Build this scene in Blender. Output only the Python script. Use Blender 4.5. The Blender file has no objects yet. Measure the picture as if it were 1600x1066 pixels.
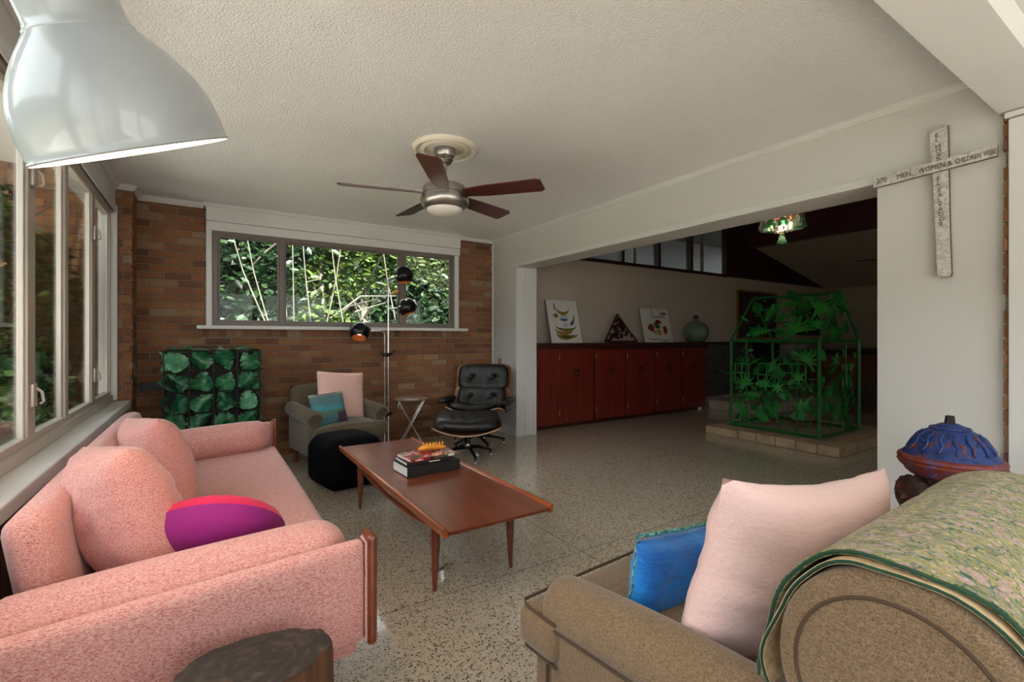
import bpy, bmesh, math, random
from mathutils import Vector, Matrix, noise, Euler
PI = math.pi; R = math.radians
random.seed(7)
sc = bpy.context.scene
COL = sc.collection

# ------------------------------------------------------------------ materials
MATS = {}
class NT:
    def __init__(s, name):
        s.m = bpy.data.materials.new(name); s.m.use_nodes = True
        s.n = s.m.node_tree.nodes; s.l = s.m.node_tree.links
        s.b = s.n['Principled BSDF']; s.out = s.n['Material Output']
        MATS[name] = s.m
    def node(s, t, **kw):
        x = s.n.new(t)
        for k, v in kw.items():
            if k.startswith('i_'): x.inputs[k[2:].replace('_', ' ')].default_value = v
            else: setattr(x, k, v)
        return x
    def link(s, a, b): s.l.new(a, b)
    def coord(s, scale=(1,1,1), rot=(0,0,0), kind='Object'):
        tc = s.node('ShaderNodeTexCoord'); mp = s.node('ShaderNodeMapping')
        mp.inputs['Scale'].default_value = scale; mp.inputs['Rotation'].default_value = rot
        s.link(tc.outputs[kind], mp.inputs['Vector']); return mp.outputs[0]
    def noise(s, v, scale, detail=3, rough=.5, dist=0):
        n = s.node('ShaderNodeTexNoise'); n.inputs['Scale'].default_value = scale
        n.inputs['Detail'].default_value = detail; n.inputs['Roughness'].default_value = rough
        n.inputs['Distortion'].default_value = dist
        s.link(v, n.inputs['Vector']); return n.outputs['Fac']
    def voro(s, v, scale, feature='F1', out='Distance', rnd=1):
        n = s.node('ShaderNodeTexVoronoi'); n.feature = feature; n.inputs['Scale'].default_value = scale
        n.inputs['Randomness'].default_value = rnd
        s.link(v, n.inputs['Vector']); return n.outputs[out]
    def ramp(s, fac, stops, interp='LINEAR'):
        r = s.node('ShaderNodeValToRGB'); e = r.color_ramp.elements; r.color_ramp.interpolation = interp
        while len(e) < len(stops): e.new(.5)
        for el, (p, c) in zip(e, stops):
            el.position = p; el.color = (*c, 1) if len(c) == 3 else c
        s.link(fac, r.inputs[0]); return r.outputs[0]
    def mix(s, fac, a, b, mode='MIX'):
        m = s.node('ShaderNodeMix', data_type='RGBA', blend_type=mode)
        for val, k in ((fac, 0), (a, 6), (b, 7)):
            if isinstance(val, (int, float)): m.inputs[k].default_value = val
            elif isinstance(val, tuple): m.inputs[k].default_value = (*val, 1)
            else: s.link(val, m.inputs[k])
        return m.outputs[2]
    def math(s, op, a, b=0):
        m = s.node('ShaderNodeMath', operation=op)
        for val, k in ((a, 0), (b, 1)):
            if isinstance(val, (int, float)): m.inputs[k].default_value = val
            else: s.link(val, m.inputs[k])
        return m.outputs[0]
    def bump(s, h, strength=.3, dist=.01):
        b = s.node('ShaderNodeBump'); b.inputs['Strength'].default_value = strength
        b.inputs['Distance'].default_value = dist
        s.link(h, b.inputs['Height']); s.link(b.outputs[0], s.b.inputs['Normal'])
    def set(s, color=None, rough=None, metal=None, **kw):
        if color is not None:
            if isinstance(color, tuple): s.b.inputs['Base Color'].default_value = (*color, 1)
            else: s.link(color, s.b.inputs['Base Color'])
        if rough is not None:
            if isinstance(rough, (int, float)): s.b.inputs['Roughness'].default_value = rough
            else: s.link(rough, s.b.inputs['Roughness'])
        if metal is not None: s.b.inputs['Metallic'].default_value = metal
        for k, v in kw.items(): s.b.inputs[k.replace('_', ' ')].default_value = v
        return s.m

def hexc(r, g, b):   # sRGB 0-255 -> linear
    f = lambda c: (c/255/12.92) if c/255 <= .04045 else ((c/255+.055)/1.055)**2.4
    return (f(r), f(g), f(b))

def plain(name, c, rough=.5, metal=0, var=.06, vscale=6, bump=0, bscale=60, **kw):
    t = NT(name); v = t.coord()
    n = t.noise(v, vscale, 3)
    lo = tuple(x*(1-var) for x in c); hi = tuple(min(1, x*(1+var)) for x in c)
    t.set(t.ramp(n, [(.3, lo), (.7, hi)]), rough, metal, **kw)
    if bump: t.bump(t.noise(v, bscale, 3), bump, .004)
    return t.m

def fabric(name, a, b, sc1=(1,1,1), freq=420, rough=.95, bump=.2, big=.15, mixlo=.35, mixhi=.65):
    """woven cloth: two yarn colours crossing at right angles"""
    t = NT(name)
    v1 = t.coord((sc1[0]*1, sc1[1]*.2, sc1[2]*.8)); v2 = t.coord((sc1[0]*.2, sc1[1]*1, sc1[2]*.6))
    n1 = t.noise(v1, freq, 2, .6); n2 = t.noise(v2, freq*.8, 2, .6)
    f = t.math('MULTIPLY', t.math('ADD', n1, n2), .5)
    f2 = t.noise(t.coord(), 9, 3)
    c = t.ramp(f, [(mixlo, a), (mixhi, b)])
    c = t.mix(t.math('MULTIPLY', f2, big), c, tuple(x*.6 for x in a), 'MIX')
    t.set(c, rough, 0, Sheen_Weight=.25, Sheen_Roughness=.5, Specular_IOR_Level=.2)
    t.bump(f, bump, .003)
    return t.m

def wood(name, dark, light, rough=.35, axis=1, scale=1., coat=.15):
    t = NT(name)
    s = [28*scale]*3; s[axis] = 1.6*scale
    v = t.coord(tuple(s))
    n = t.noise(v, 1.0, 4, .5, .15); n2 = t.noise(t.coord(), 3, 2)
    f = t.math('ADD', t.math('MULTIPLY', n, .75), t.math('MULTIPLY', n2, .25))
    t.set(t.ramp(f, [(.3, dark), (.5, tuple((a+b)/2 for a, b in zip(dark, light))), (.7, light)]), rough, 0, Coat_Weight=coat, Coat_Roughness=.2)
    t.bump(n, .06, .002)
    return t.m

def glassy(name, tint=(1,1,1), refl=.9, rough=.0, ior=1.45):
    """thin window pane: clear transmission with a Fresnel reflection"""
    t = NT(name); t.n.remove(t.b)
    tr = t.node('ShaderNodeBsdfTransparent'); tr.inputs[0].default_value = (*tint, 1)
    gl = t.node('ShaderNodeBsdfGlossy'); gl.inputs['Roughness'].default_value = rough
    fr = t.node('ShaderNodeFresnel'); fr.inputs['IOR'].default_value = ior
    mx = t.node('ShaderNodeMixShader')
    mu = t.math('MULTIPLY', fr.outputs[0], refl)
    t.link(mu, mx.inputs[0]); t.link(tr.outputs[0], mx.inputs[1]); t.link(gl.outputs[0], mx.inputs[2])
    t.link(mx.outputs[0], t.out.inputs[0]); return t.m

def emis(name, c, strength):
    t = NT(name); t.set(c, .5, 0)
    t.b.inputs['Emission Color'].default_value = (*c, 1); t.b.inputs['Emission Strength'].default_value = strength
    return t.m

M = {}
M['white'] = plain('white_paint', hexc(214,214,213), .45, var=.02, vscale=2)
M['wall'] = plain('wall_paint', hexc(205,204,202), .6, var=.02, vscale=1.5, bump=.05, bscale=90)
M['wall_dim'] = plain('dining_wall_paint', hexc(196,184,170), .7, var=.03, vscale=1.2)
M['trimdark'] = plain('dark_wood_trim', hexc(52,24,20), .5, var=.2, vscale=8)
M['frame_grey'] = plain('grey_window_metal', hexc(112,102,96), .45, var=.03)
M['frame_alu'] = plain('aluminium_window_frame', hexc(190,182,172), .42, .25, var=.03)
M['glass'] = glassy('window_glass', (.97,.99,.97), .6, 0, 1.3)
# popcorn ceiling
t = NT('popcorn_ceiling'); v = t.coord()
h1 = t.voro(v, 120, 'SMOOTH_F1'); h2 = t.noise(v, 210, 3, .7)
t.set(t.ramp(t.noise(v, 1.2, 3), [(.3, hexc(240,240,240)), (.7, hexc(246,246,246))]), .85, 0)
t.bump(t.math('ADD', t.math('MULTIPLY', h1, -1.0), h2), .75, .009); M['popcorn'] = t.m
# terrazzo
t = NT('terrazzo_floor'); v = t.coord()
chip = t.voro(v, 135, 'F1', 'Color'); sep = t.node('ShaderNodeSeparateColor'); t.link(chip, sep.inputs[0])
edge = t.voro(v, 135, 'DISTANCE_TO_EDGE')
big = t.noise(v, 1.1, 2)
base = t.ramp(t.noise(v, 40, 3), [(.3, hexc(190,180,164)), (.7, hexc(208,200,186))])
chipc = t.ramp(sep.outputs[0], [(0, hexc(52,44,40)), (.10, hexc(104,84,66)), (.20, hexc(160,142,120)), (.32, hexc(196,187,170)), (.7, hexc(212,204,190)), (1, hexc(228,222,212))], 'CONSTANT')
m1 = t.math('GREATER_THAN', edge, .09)
c = t.mix(m1, base, chipc)
c = t.mix(t.math('MULTIPLY', big, .25), c, hexc(150,132,108))
# thin divider strips every 1.5 m
sx = t.node('ShaderNodeSeparateXYZ'); t.link(v, sx.inputs[0])
def strip(o, off):
    f = t.math('PINGPONG', t.math('ADD', o, off), 1.15)
    return t.math('LESS_THAN', f, .0022)
st = t.math('MAXIMUM', strip(sx.outputs[0], .55), strip(sx.outputs[1], .3))
c = t.mix(st, c, hexc(110,98,78))
t.set(c, .22, 0, Specular_IOR_Level=.5, Coat_Weight=.6, Coat_Roughness=.06); M['terrazzo'] = t.m
# brick
t = NT('brick_face'); at = t.node('ShaderNodeAttribute', attribute_name='tone'); v = t.coord()
c = t.ramp(at.outputs['Fac'], [(0, hexc(102,64,45)), (.2, hexc(126,82,54)), (.45, hexc(144,96,60)), (.7, hexc(134,86,56)), (.88, hexc(154,110,72)), (1, hexc(150,130,108))])
n = t.noise(v, 38, 5, .65); n2 = t.noise(t.coord((1,1,3)), 110, 3)
c = t.mix(t.ramp(n, [(.4, (0,0,0)), (.75, (.55,.55,.55))]), c, hexc(92,70,56))
t.set(c, .85, 0); t.bump(t.math('ADD', n, n2), .45, .006); M['brick'] = t.m
t = NT('mortar'); v = t.coord()
t.set(t.ramp(t.noise(v, 60, 4), [(.3, hexc(116,104,92)), (.7, hexc(148,136,120))]), .95, 0); t.bump(t.noise(v, 200, 3), .5, .004); M['mortar'] = t.m
# dark grooved panelling
t = NT('dark_panelling'); v = t.coord((1,1,1))
sx = t.node('ShaderNodeSeparateXYZ'); t.link(v, sx.inputs[0])
g = t.math('LESS_THAN', t.math('PINGPONG', sx.outputs[1], .035), .005)
wn = t.noise(t.coord((30,30,2)), 1, 5, .6)
t.set(t.mix(g, t.ramp(wn, [(.3, hexc(62,40,32)), (.7, hexc(98,66,54))]), hexc(20,12,10)), .5, 0); M['panelling'] = t.m

M['pink'] = fabric('pink_tweed', hexc(172,88,86), hexc(218,172,164), freq=800, mixlo=.40, mixhi=.56, big=.06)
M['pink_pillow'] = fabric('pink_boucle', hexc(178,92,90), hexc(218,168,160), freq=700, mixlo=.40, mixhi=.56, big=.05)
M['blush'] = fabric('blush_cotton', hexc(226,178,168), hexc(240,202,192), freq=500, bump=.1, big=.04)
# blush pillow with grey marks
t = NT('blush_cotton_marked'); v = t.coord()
st = t.ramp(t.noise(t.coord((1,1,1)), 4.2, 3, .55, .4), [(.56, (0,0,0)), (.74, (.5,.5,.5))])
t.set(t.mix(st, t.ramp(t.noise(v, 420, 2), [(.3, hexc(232,192,186)), (.7, hexc(242,206,200))]), hexc(170,152,156)), .9, 0, Sheen_Weight=.2)
t.bump(t.noise(t.coord((1,6,6)), 12, 4, .6, .5), .25, .02); M['blush_marked'] = t.m
M['magenta'] = plain('magenta_velvet', hexc(138,10,112), .8, var=.12, vscale=5, Sheen_Weight=.12)
M['hotpink'] = plain('hot_pink_velvet', hexc(208,4,78), .8, var=.1, vscale=5, Sheen_Weight=.12)
M['olive'] = fabric('olive_tweed', hexc(76,67,52), hexc(112,100,82), freq=380)
M['brown'] = fabric('brown_tweed', hexc(94,74,54), hexc(142,119,92), freq=640, mixlo=.38, mixhi=.62, big=.12)
M['brown_welt'] = plain('dark_brown_welt', hexc(74,56,42), .9)
M['navy'] = plain('black_navy_velvet', hexc(7,7,14), .9, var=.2, Specular_IOR_Level=.1)
M['leather'] = plain('black_leather', hexc(11,11,13), .42, var=.15, vscale=14, bump=.25, bscale=70, Specular_IOR_Level=.5)
M['blackmetal'] = plain('black_metal', hexc(16,15,16), .25, .3)
M['shell'] = wood('walnut_ply_shell', hexc(92,54,34), hexc(150,100,66), .35, 0)
M['shelledge'] = plain('light_ply_edge', hexc(196,164,134), .5)
M['teak'] = wood('teak_red_brown', hexc(92,42,26), hexc(128,64,38), .28, 1, 1., .2)
M['teaklip'] = wood('teak_lip', hexc(120,56,28), hexc(168,88,46), .28, 1, 1., .2)
M['mahog'] = wood('mahogany_doors', hexc(88,24,16), hexc(124,40,25), .35, 2, 1.2, .2)
M['mahogdark'] = wood('dark_mahogany', hexc(44,14,12), hexc(66,22,18), .4, 0, 1., .2)
M['beam'] = wood('dark_beam_wood', hexc(52,22,20), hexc(82,36,32), .5, 1)
M['chrome'] = plain('chrome', (.75,.74,.72), .16, 1, var=.05)
M['silver'] = plain('silver', (.85,.83,.80), .32, .85, var=.04)
M['nickel'] = plain('brushed_nickel', (.44,.42,.40), .34, 1, var=.06)
M['blade'] = wood('fan_blade_wood', hexc(50,20,18), hexc(96,44,36), .35, 0, 1.4)
M['enamel'] = plain('grey_white_enamel', hexc(150,155,158), .3, 0, var=.01, Coat_Weight=.5)
M['enamel_in'] = plain('white_enamel_inside', hexc(250,246,238), .4, 0, var=.01)
M['plaster'] = plain('cream_plaster', hexc(222,214,198), .6, var=.02)
M['domeglass'] = plain('frosted_dome', hexc(236,234,230), .3, 0, var=.01, Subsurface_Weight=.2)
M['copper'] = plain('copper_inside', hexc(210,140,84), .4, .5)
M['copperwire'] = plain('copper_wire', hexc(184,86,52), .3, .9)
M['greenpaint'] = plain('green_enamel_metal', hexc(18,104,40), .38, .1, var=.25, vscale=9)
M['greenlight'] = plain('light_green_enamel_metal', hexc(44,140,58), .38, .1, var=.3, vscale=9)
M['pinkpaint'] = plain('magenta_painted_metal', hexc(150,34,78), .5, 0, var=.2)
t = NT('patina_leaf'); v = t.coord()
t.set(t.ramp(t.noise(v, 16, 4), [(.3, hexc(18,70,46)), (.5, hexc(44,118,76)), (.72, hexc(120,158,128))]), .45, .15); M['patina'] = t.m
M['darkiron'] = plain('dark_iron', hexc(44,38,36), .6, .5, var=.3, vscale=20)
M['barkside'] = wood('stump_bark', hexc(44,26,16), hexc(104,66,38), .8, 2, 1.6, 0)
t = NT('stump_top'); v = t.coord()
rg = t.node('ShaderNodeTexWave', wave_type='RINGS', rings_direction='Z'); rg.inputs['Scale'].default_value = 9; rg.inputs['Distortion'].default_value = 7
rg.inputs['Detail'].default_value = 4; rg.inputs['Detail Scale'].default_value = 3; t.link(v, rg.inputs['Vector'])
n = t.noise(v, 14, 5, .7, 1)
f = t.math('ADD', t.math('MULTIPLY', rg.outputs['Fac'], .12), t.math('MULTIPLY', n, .88))
t.set(t.ramp(f, [(.3, hexc(22,18,17)), (.5, hexc(36,30,28)), (.62, hexc(62,52,44)), (.78, hexc(110,92,68))]), .65, 0)
t.bump(f, .35, .01); M['stumptop'] = t.m
# quilt
t = NT('floral_quilt'); v = t.coord()
vd = t.node('ShaderNodeTexVoronoi', feature='F1'); vd.inputs['Scale'].default_value = 54; t.link(v, vd.inputs['Vector'])
ve = t.voro(v, 54, 'DISTANCE_TO_EDGE')
sp = t.node('ShaderNodeSeparateColor'); t.link(vd.outputs['Color'], sp.inputs[0])
cc = t.ramp(sp.outputs[0], [(0, hexc(158,148,90)), (.35, hexc(134,132,78)), (.62, hexc(176,160,110)), (.8, hexc(182,150,138)), (1, hexc(172,142,144))], 'CONSTANT')
small = t.noise(v, 130, 4, .7)
cc = t.mix(t.ramp(small, [(.48, (0,0,0)), (.6, (.75,.75,.75))]), cc, hexc(96,96,52))
gmask = t.math('MULTIPLY', t.math('LESS_THAN', ve, .05), t.math('GREATER_THAN', t.noise(v, 34, 3), .49))
cc = t.mix(gmask, cc, hexc(34,84,56))
cen = t.math('LESS_THAN', vd.outputs['Distance'], .16)
cc = t.mix(cen, cc, hexc(210,170,170))
t.set(cc, .9, 0, Sheen_Weight=.2)
t.bump(t.math('ADD', t.voro(v, 46), t.noise(v, 7, 3)), .5, .02); M['quilt'] = t.m
M['quilt_edge'] = plain('green_quilt_binding', hexc(24,64,46), .8, var=.2, vscale=30)
M['quilt_under'] = plain('pale_floral_backing', hexc(206,176,136), .9, var=.25, vscale=60)
# blue quilted satin
t = NT('blue_satin'); v = t.coord()
t.set(t.ramp(t.noise(v, 5, 3, .5, .6), [(.3, hexc(4,92,184)), (.7, hexc(20,138,220))]), .38, 0, Sheen_Weight=.3)
t.bump(t.noise(t.coord((1,2,5)), 9, 4, .6, 1.2), .35, .02); M['bluesatin'] = t.m
t = NT('patchwork_aqua'); v = t.coord()
t.set(t.ramp(t.noise(v, 55, 3, .8), [(.35, hexc(40,110,120)), (.5, hexc(120,190,180)), (.62, hexc(30,80,130)), (.7, hexc(170,200,160))], 'CONSTANT'), .8, 0); M['aqua'] = t.m
t = NT('patchwork_cushion'); v = t.coord()
sx = t.node('ShaderNodeSeparateXYZ'); t.link(v, sx.inputs[0])
wob = t.math('MULTIPLY', t.noise(v, 7, 2), .12)
rowc = t.ramp(t.math('ADD', t.math('ADD', t.math('MULTIPLY', sx.outputs[2], 2.2), .5), wob), [(0, hexc(60,110,104)), (.28, hexc(74,118,126)), (.4, hexc(96,124,110)), (.52, hexc(74,158,166)), (.64, hexc(96,130,140)), (.8, hexc(124,138,130)), (.92, hexc(110,170,160))], 'CONSTANT')
pur = t.math('MULTIPLY', t.math('GREATER_THAN', sx.outputs[0], .05), t.math('LESS_THAN', sx.outputs[2], -.045))
rowc = t.mix(pur, rowc, hexc(74,20,66))
gr = t.math('MULTIPLY', t.math('GREATER_THAN', t.math('ABSOLUTE', sx.outputs[0]), .09), t.math('GREATER_THAN', sx.outputs[2], .13))
rowc = t.mix(gr, rowc, hexc(176,186,170))
rowc = t.mix(t.math('MULTIPLY', t.noise(t.coord((1,1,4)), 60, 3), .6), rowc, hexc(50,84,92))
t.set(rowc, .85, 0); M['patch'] = t.m
# hydrant
t = NT('chipped_blue_paint'); v = t.coord()
n = t.noise(v, 26, 5, .7)
t.set(t.ramp(n, [(.38, hexc(14,30,78)), (.5, hexc(26,60,128)), (.585, hexc(20,42,92)), (.6, hexc(120,60,40)), (.68, hexc(90,44,34)), (.76, hexc(190,170,150))]), .5, .1)
t.bump(n, .5, .01); M['hydblue'] = t.m
t = NT('rusty_dark_iron'); v = t.coord(); n = t.noise(v, 22, 5, .7)
t.set(t.ramp(n, [(.35, hexc(34,24,24)), (.55, hexc(58,36,32)), (.66, hexc(104,50,36)), (.75, hexc(60,44,40))]), .55, .35); t.bump(n, .5, .01); M['rust'] = t.m
t = NT('chipped_red_paint'); v = t.coord(); n = t.noise(v, 30, 5, .7)
t.set(t.ramp(n, [(.35, hexc(90,34,26)), (.5, hexc(128,52,36)), (.6, hexc(50,60,110)), (.66, hexc(150,120,100)), (.72, hexc(70,34,28))]), .5, .2); t.bump(n, .5, .01); M['hydred'] = t.m
# cross
t = NT('whitewashed_board'); v = t.coord((1,1,1))
n = t.noise(t.coord((6,6,60)), 3, 6, .7); n2 = t.noise(v, 50, 5, .7)
f = t.math('ADD', t.math('MULTIPLY', n, .4), t.math('MULTIPLY', n2, .6))
t.set(t.ramp(f, [(.3, hexc(120,104,96)), (.42, hexc(170,164,158)), (.55, hexc(206,202,196)), (.75, hexc(222,219,214))]), .8, 0); t.bump(f, .5, .006); M['crosswood'] = t.m
M['crossedge'] = plain('weathered_board_edge', hexc(96,78,68), .9, var=.3, vscale=40)
M['ink'] = plain('charcoal_lettering', hexc(70,64,62), .9, var=.1)
M['stone'] = plain('tan_stone_tile', hexc(176,154,124), .6, var=.22, vscale=7, bump=.3, bscale=40)
M['stonetop'] = plain('pale_stone_slab', hexc(168,156,140), .6, var=.14, vscale=5)
M['paper'] = plain('white_paper', hexc(226,224,220), .6, var=.01)
M['pages'] = wood('book_pages', hexc(206,202,196), hexc(232,229,224), .8, 0, 3, 0)
M['ochre'] = plain('ochre_ink', hexc(150,116,40), .7, var=.4, vscale=30)
M['blueink'] = plain('blue_ink', hexc(50,84,160), .7, var=.4, vscale=30)
M['paleblue'] = plain('pale_blue_wash', hexc(176,198,214), .7, var=.1, vscale=30)
M['olivegreen'] = plain('olive_ink', hexc(110,112,44), .7, var=.4, vscale=30)
M['maroon'] = plain('maroon_painted_metal', hexc(58,14,20), .45, .1, var=.2)
M['redpaint'] = plain('brick_red_paint', hexc(132,38,32), .6, var=.3, vscale=40)
M['yellowpaint'] = plain('mustard_paint', hexc(186,156,70), .6, var=.2, vscale=40)
M['greypaint'] = plain('grey_brush', hexc(130,128,130), .6, var=.3, vscale=40)
M['leafpaint'] = plain('green_brush', hexc(54,94,60), .6, var=.3, vscale=40)
M['gold'] = plain('gold_frame', hexc(176,140,72), .35, .7)
M['darkpic'] = plain('dark_canvas', hexc(60,36,30), .5, var=.25, vscale=4)
M['darkpic2'] = plain('charcoal_picture', hexc(36,34,36), .5, var=.4, vscale=5)
t = NT('demijohn_green_glass'); t.set((.34,.50,.32), .04, 0, Transmission_Weight=.55, IOR=1.3, Coat_Weight=.5); M['bottle'] = t.m
t = NT('insulator_green_glass'); t.set((.30,.72,.44), .06, 0, Transmission_Weight=.7, IOR=1.35); M['insul'] = t.m
t = NT('clear_glass'); t.set((.92,.97,.95), .03, 0, Transmission_Weight=.85, IOR=1.3); M['clear'] = t.m
M['mesh'] = None
t = NT('black_tile_grid'); v = t.coord()
sx = t.node('ShaderNodeSeparateXYZ'); t.link(v, sx.inputs[0])
gx = t.math('LESS_THAN', t.math('PINGPONG', sx.outputs[0], .014), .003); gz = t.math('LESS_THAN', t.math('PINGPONG', sx.outputs[2], .011), .0028)
sel = t.math('GREATER_THAN', t.noise(t.coord((20,20,45)), 1.3, 2), .45)
t.set(t.mix(t.math('MULTIPLY', t.math('MAXIMUM', gx, gz), sel), hexc(24,23,26), hexc(128,126,126)), .35, 0); M['mesh'] = t.m
# leaves outside
def leafmat(name, a, b, trans=.35):
    t = NT(name); at = t.node('ShaderNodeAttribute', attribute_name='tone')
    c = t.ramp(at.outputs['Fac'], [(0, a), (1, b)])
    tl = t.node('ShaderNodeBsdfTranslucent'); t.link(c, tl.inputs[0]); t.set(c, .45, 0)
    mx = t.node('ShaderNodeMixShader'); mx.inputs[0].default_value = trans
    t.link(t.b.outputs[0], mx.inputs[1]); t.link(tl.outputs[0], mx.inputs[2]); t.link(mx.outputs[0], t.out.inputs[0])
    return t.m
M['leaf1'] = leafmat('broad_leaves', hexc(24,42,20), hexc(92,116,46))
M['leaf2'] = leafmat('dark_leaves', hexc(14,28,17), hexc(50,76,42))
M['leaf3'] = leafmat('pale_leaves', hexc(48,66,40), hexc(136,150,98))
M['bark'] = wood('grey_bark', hexc(70,66,56), hexc(122,118,102), .9, 2, .6, 0)
M['bounce_slab'] = plain('bounce_slab_concrete', hexc(206,200,188), .9, var=.06)
M['backdrop_green'] = plain('dark_green_backdrop', hexc(44,62,50), .9, var=.15, vscale=2)
M['soil'] = plain('leaf_litter_ground', hexc(92,86,58), .95, var=.4, vscale=5)
M['concrete'] = plain('outdoor_wall_paint', hexc(120,128,118), .9, var=.1)
M['bulb'] = emis('warm_bulb', (1,.72,.42), 14)
M['bulbdim'] = emis('dim_warm_bulb', (1,.78,.55), 2.5)
M['rubber'] = plain('dark_foot', hexc(20,18,18), .7)
M['tanplate'] = plain('tan_switch_plate', hexc(150,128,108), .5)
M['orange'] = plain('orange_yellow_glaze', hexc(222,146,44), .45, var=.25, vscale=40, bump=.5, bscale=60)
M['black'] = plain('black_cloth_cover', hexc(18,17,19), .5)
t = NT('floral_book_cover'); v = t.coord()
t.set(t.ramp(t.noise(v, 14, 4, .65, .5), [(.36, hexc(20,40,22)), (.42, hexc(150,22,30)), (.5, hexc(190,34,44)), (.54, hexc(226,198,188)), (.6, hexc(70,96,60)), (.66, hexc(200,160,140))], 'CONSTANT'), .3, 0); M['cover'] = t.m

# ------------------------------------------------------------------ geometry helpers
def mesh_obj(name, bm, m, parent=None, smooth=False, loc=None, rot=None):
    bmesh.ops.recalc_face_normals(bm, faces=bm.faces)
    me = bpy.data.meshes.new(name); bm.to_mesh(me); bm.free()
    o = bpy.data.objects.new(name, me); COL.objects.link(o)
    for mm in (m if isinstance(m, (list, tuple)) else [m]): me.materials.append(mm)
    if smooth:
        me.polygons.foreach_set('use_smooth', [True]*len(me.polygons))
        try: me.set_sharp_from_angle(angle=R(smooth if smooth is not True else 40))
        except Exception: pass
    if parent: o.parent = parent
    if loc is not None: o.location = loc
    if rot is not None: o.rotation_euler = rot
    return o
def NB(): return bmesh.new()
def thing(name, label, cat, loc=(0,0,0), rotz=0, group=None):
    o = bpy.data.objects.new(name, None); COL.objects.link(o); o.empty_display_size = .1
    o.location = loc; o.rotation_euler = (0,0,rotz) if not isinstance(rotz, (tuple, Euler)) else rotz
    o['label'] = label; o['category'] = cat
    if group: o['group'] = group
    return o
def tag(o, label, cat, group=None):
    o['label'] = label; o['category'] = cat
    if group: o['group'] = group
    return o
def struct(o): o['kind'] = 'structure'; return o

def xf(vs, mat):
    for v in vs: v.co = mat @ v.co
def box(bm, x0, x1, y0, y1, z0, z1, bev=0, seg=2, mat=None, mi=0):
    r = bmesh.ops.create_cube(bm, size=1)
    vs = r['verts']
    for v in vs: v.co = Vector((x0+(v.co.x+.5)*(x1-x0), y0+(v.co.y+.5)*(y1-y0), z0+(v.co.z+.5)*(z1-z0)))
    fs = set(f for v in vs for f in v.link_faces)
    for f in fs: f.material_index = mi
    if bev > 0:
        es = set(e for v in vs for e in v.link_edges)
        b = min(bev, (x1-x0)*.49, (y1-y0)*.49, (z1-z0)*.49)
        r2 = bmesh.ops.bevel(bm, geom=list(es), offset=b, segments=seg, profile=.5, affect='EDGES')
        vs = list(set(r2['verts']) | set(v for v in vs if v.is_valid))
        allv = set(); stack = [v for v in vs if v.is_valid]
        while stack:
            v = stack.pop()
            if v in allv: continue
            allv.add(v)
            for e in v.link_edges: stack.append(e.other_vert(v))
        vs = list(allv)
    if mat is not None: xf(vs, mat)
    return vs
def frame_of(d):
    d = d.normalized(); up = Vector((0,0,1)) if abs(d.z) < .95 else Vector((1,0,0))
    a = d.cross(up).normalized(); b = a.cross(d).normalized(); return a, b
def tube(bm, pts, r, n=8, cap=True, closed=False, mi=0):
    pts = [Vector(p) for p in pts]; N = len(pts)
    rs = r if isinstance(r, (list, tuple)) else [r]*N
    rings = []; prev = None
    for i, p in enumerate(pts):
        if closed: d = pts[(i+1) % N]-pts[i-1]
        else: d = (pts[min(i+1, N-1)]-pts[max(i-1, 0)])
        if d.length < 1e-9: d = Vector((0,0,1))
        d.normalize()
        if prev is None: a, b = frame_of(d)
        else:
            a = (prev-d*prev.dot(d))
            a = a.normalized() if a.length > 1e-6 else frame_of(d)[0]
            b = a.cross(d).normalized()
        prev = a
        rings.append([bm.verts.new(p+(a*math.cos(2*PI*k/n)+b*math.sin(2*PI*k/n))*rs[i]) for k in range(n)])
    lim = N if closed else N-1
    for i in range(lim):
        A = rings[i]; B = rings[(i+1) % N]
        for k in range(n):
            f = bm.faces.new((A[k], A[(k+1) % n], B[(k+1) % n], B[k])); f.material_index = mi
    if cap and not closed:
        for rg in (rings[0], rings[-1]):
            f = bm.faces.new(rg); f.material_index = mi
    return rings
def lathe(bm, prof, n=32, mat=None, cap0=False, cap1=False, mi=0, sx=1, sy=1):
    rings = []; vs = []
    for (r, z) in prof:
        if r < 1e-5:
            v = bm.verts.new((0,0,z)); rings.append([v]); vs.append(v)
        else:
            rg = [bm.verts.new((r*sx*math.cos(2*PI*k/n), r*sy*math.sin(2*PI*k/n), z)) for k in range(n)]
            rings.append(rg); vs += rg
    for A, B in zip(rings, rings[1:]):
        if len(A) == 1 and len(B) == 1: continue
        for k in range(n):
            if len(A) == 1: f = bm.faces.new((A[0], B[k], B[(k+1) % n]))
            elif len(B) == 1: f = bm.faces.new((A[k], A[(k+1) % n], B[0]))
            else: f = bm.faces.new((A[k], A[(k+1) % n], B[(k+1) % n], B[k]))
            f.material_index = mi
    if cap0 and len(rings[0]) > 1: bm.faces.new(rings[0]).material_index = mi
    if cap1 and len(rings[-1]) > 1: bm.faces.new(rings[-1]).material_index = mi
    if mat is not None: xf(vs, mat)
    return vs
def prism(bm, outline, th, mat=None, mi=0):
    """outline in the XZ plane extruded th along y"""
    a = [bm.verts.new((x, -th/2, z)) for x, z in outline]; b = [bm.verts.new((x, th/2, z)) for x, z in outline]
    f1 = bm.faces.new(a); f2 = bm.faces.new(b[::-1]); f1.material_index = f2.material_index = mi
    n = len(a)
    for k in range(n):
        f = bm.faces.new((a[k], b[k], b[(k+1) % n], a[(k+1) % n])); f.material_index = mi
    if mat is not None: xf(a+b, mat)
    return a+b
def T(x, y, z): return Matrix.Translation((x, y, z))
def RM(a, ax): return Matrix.Rotation(a, 4, ax)
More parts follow.
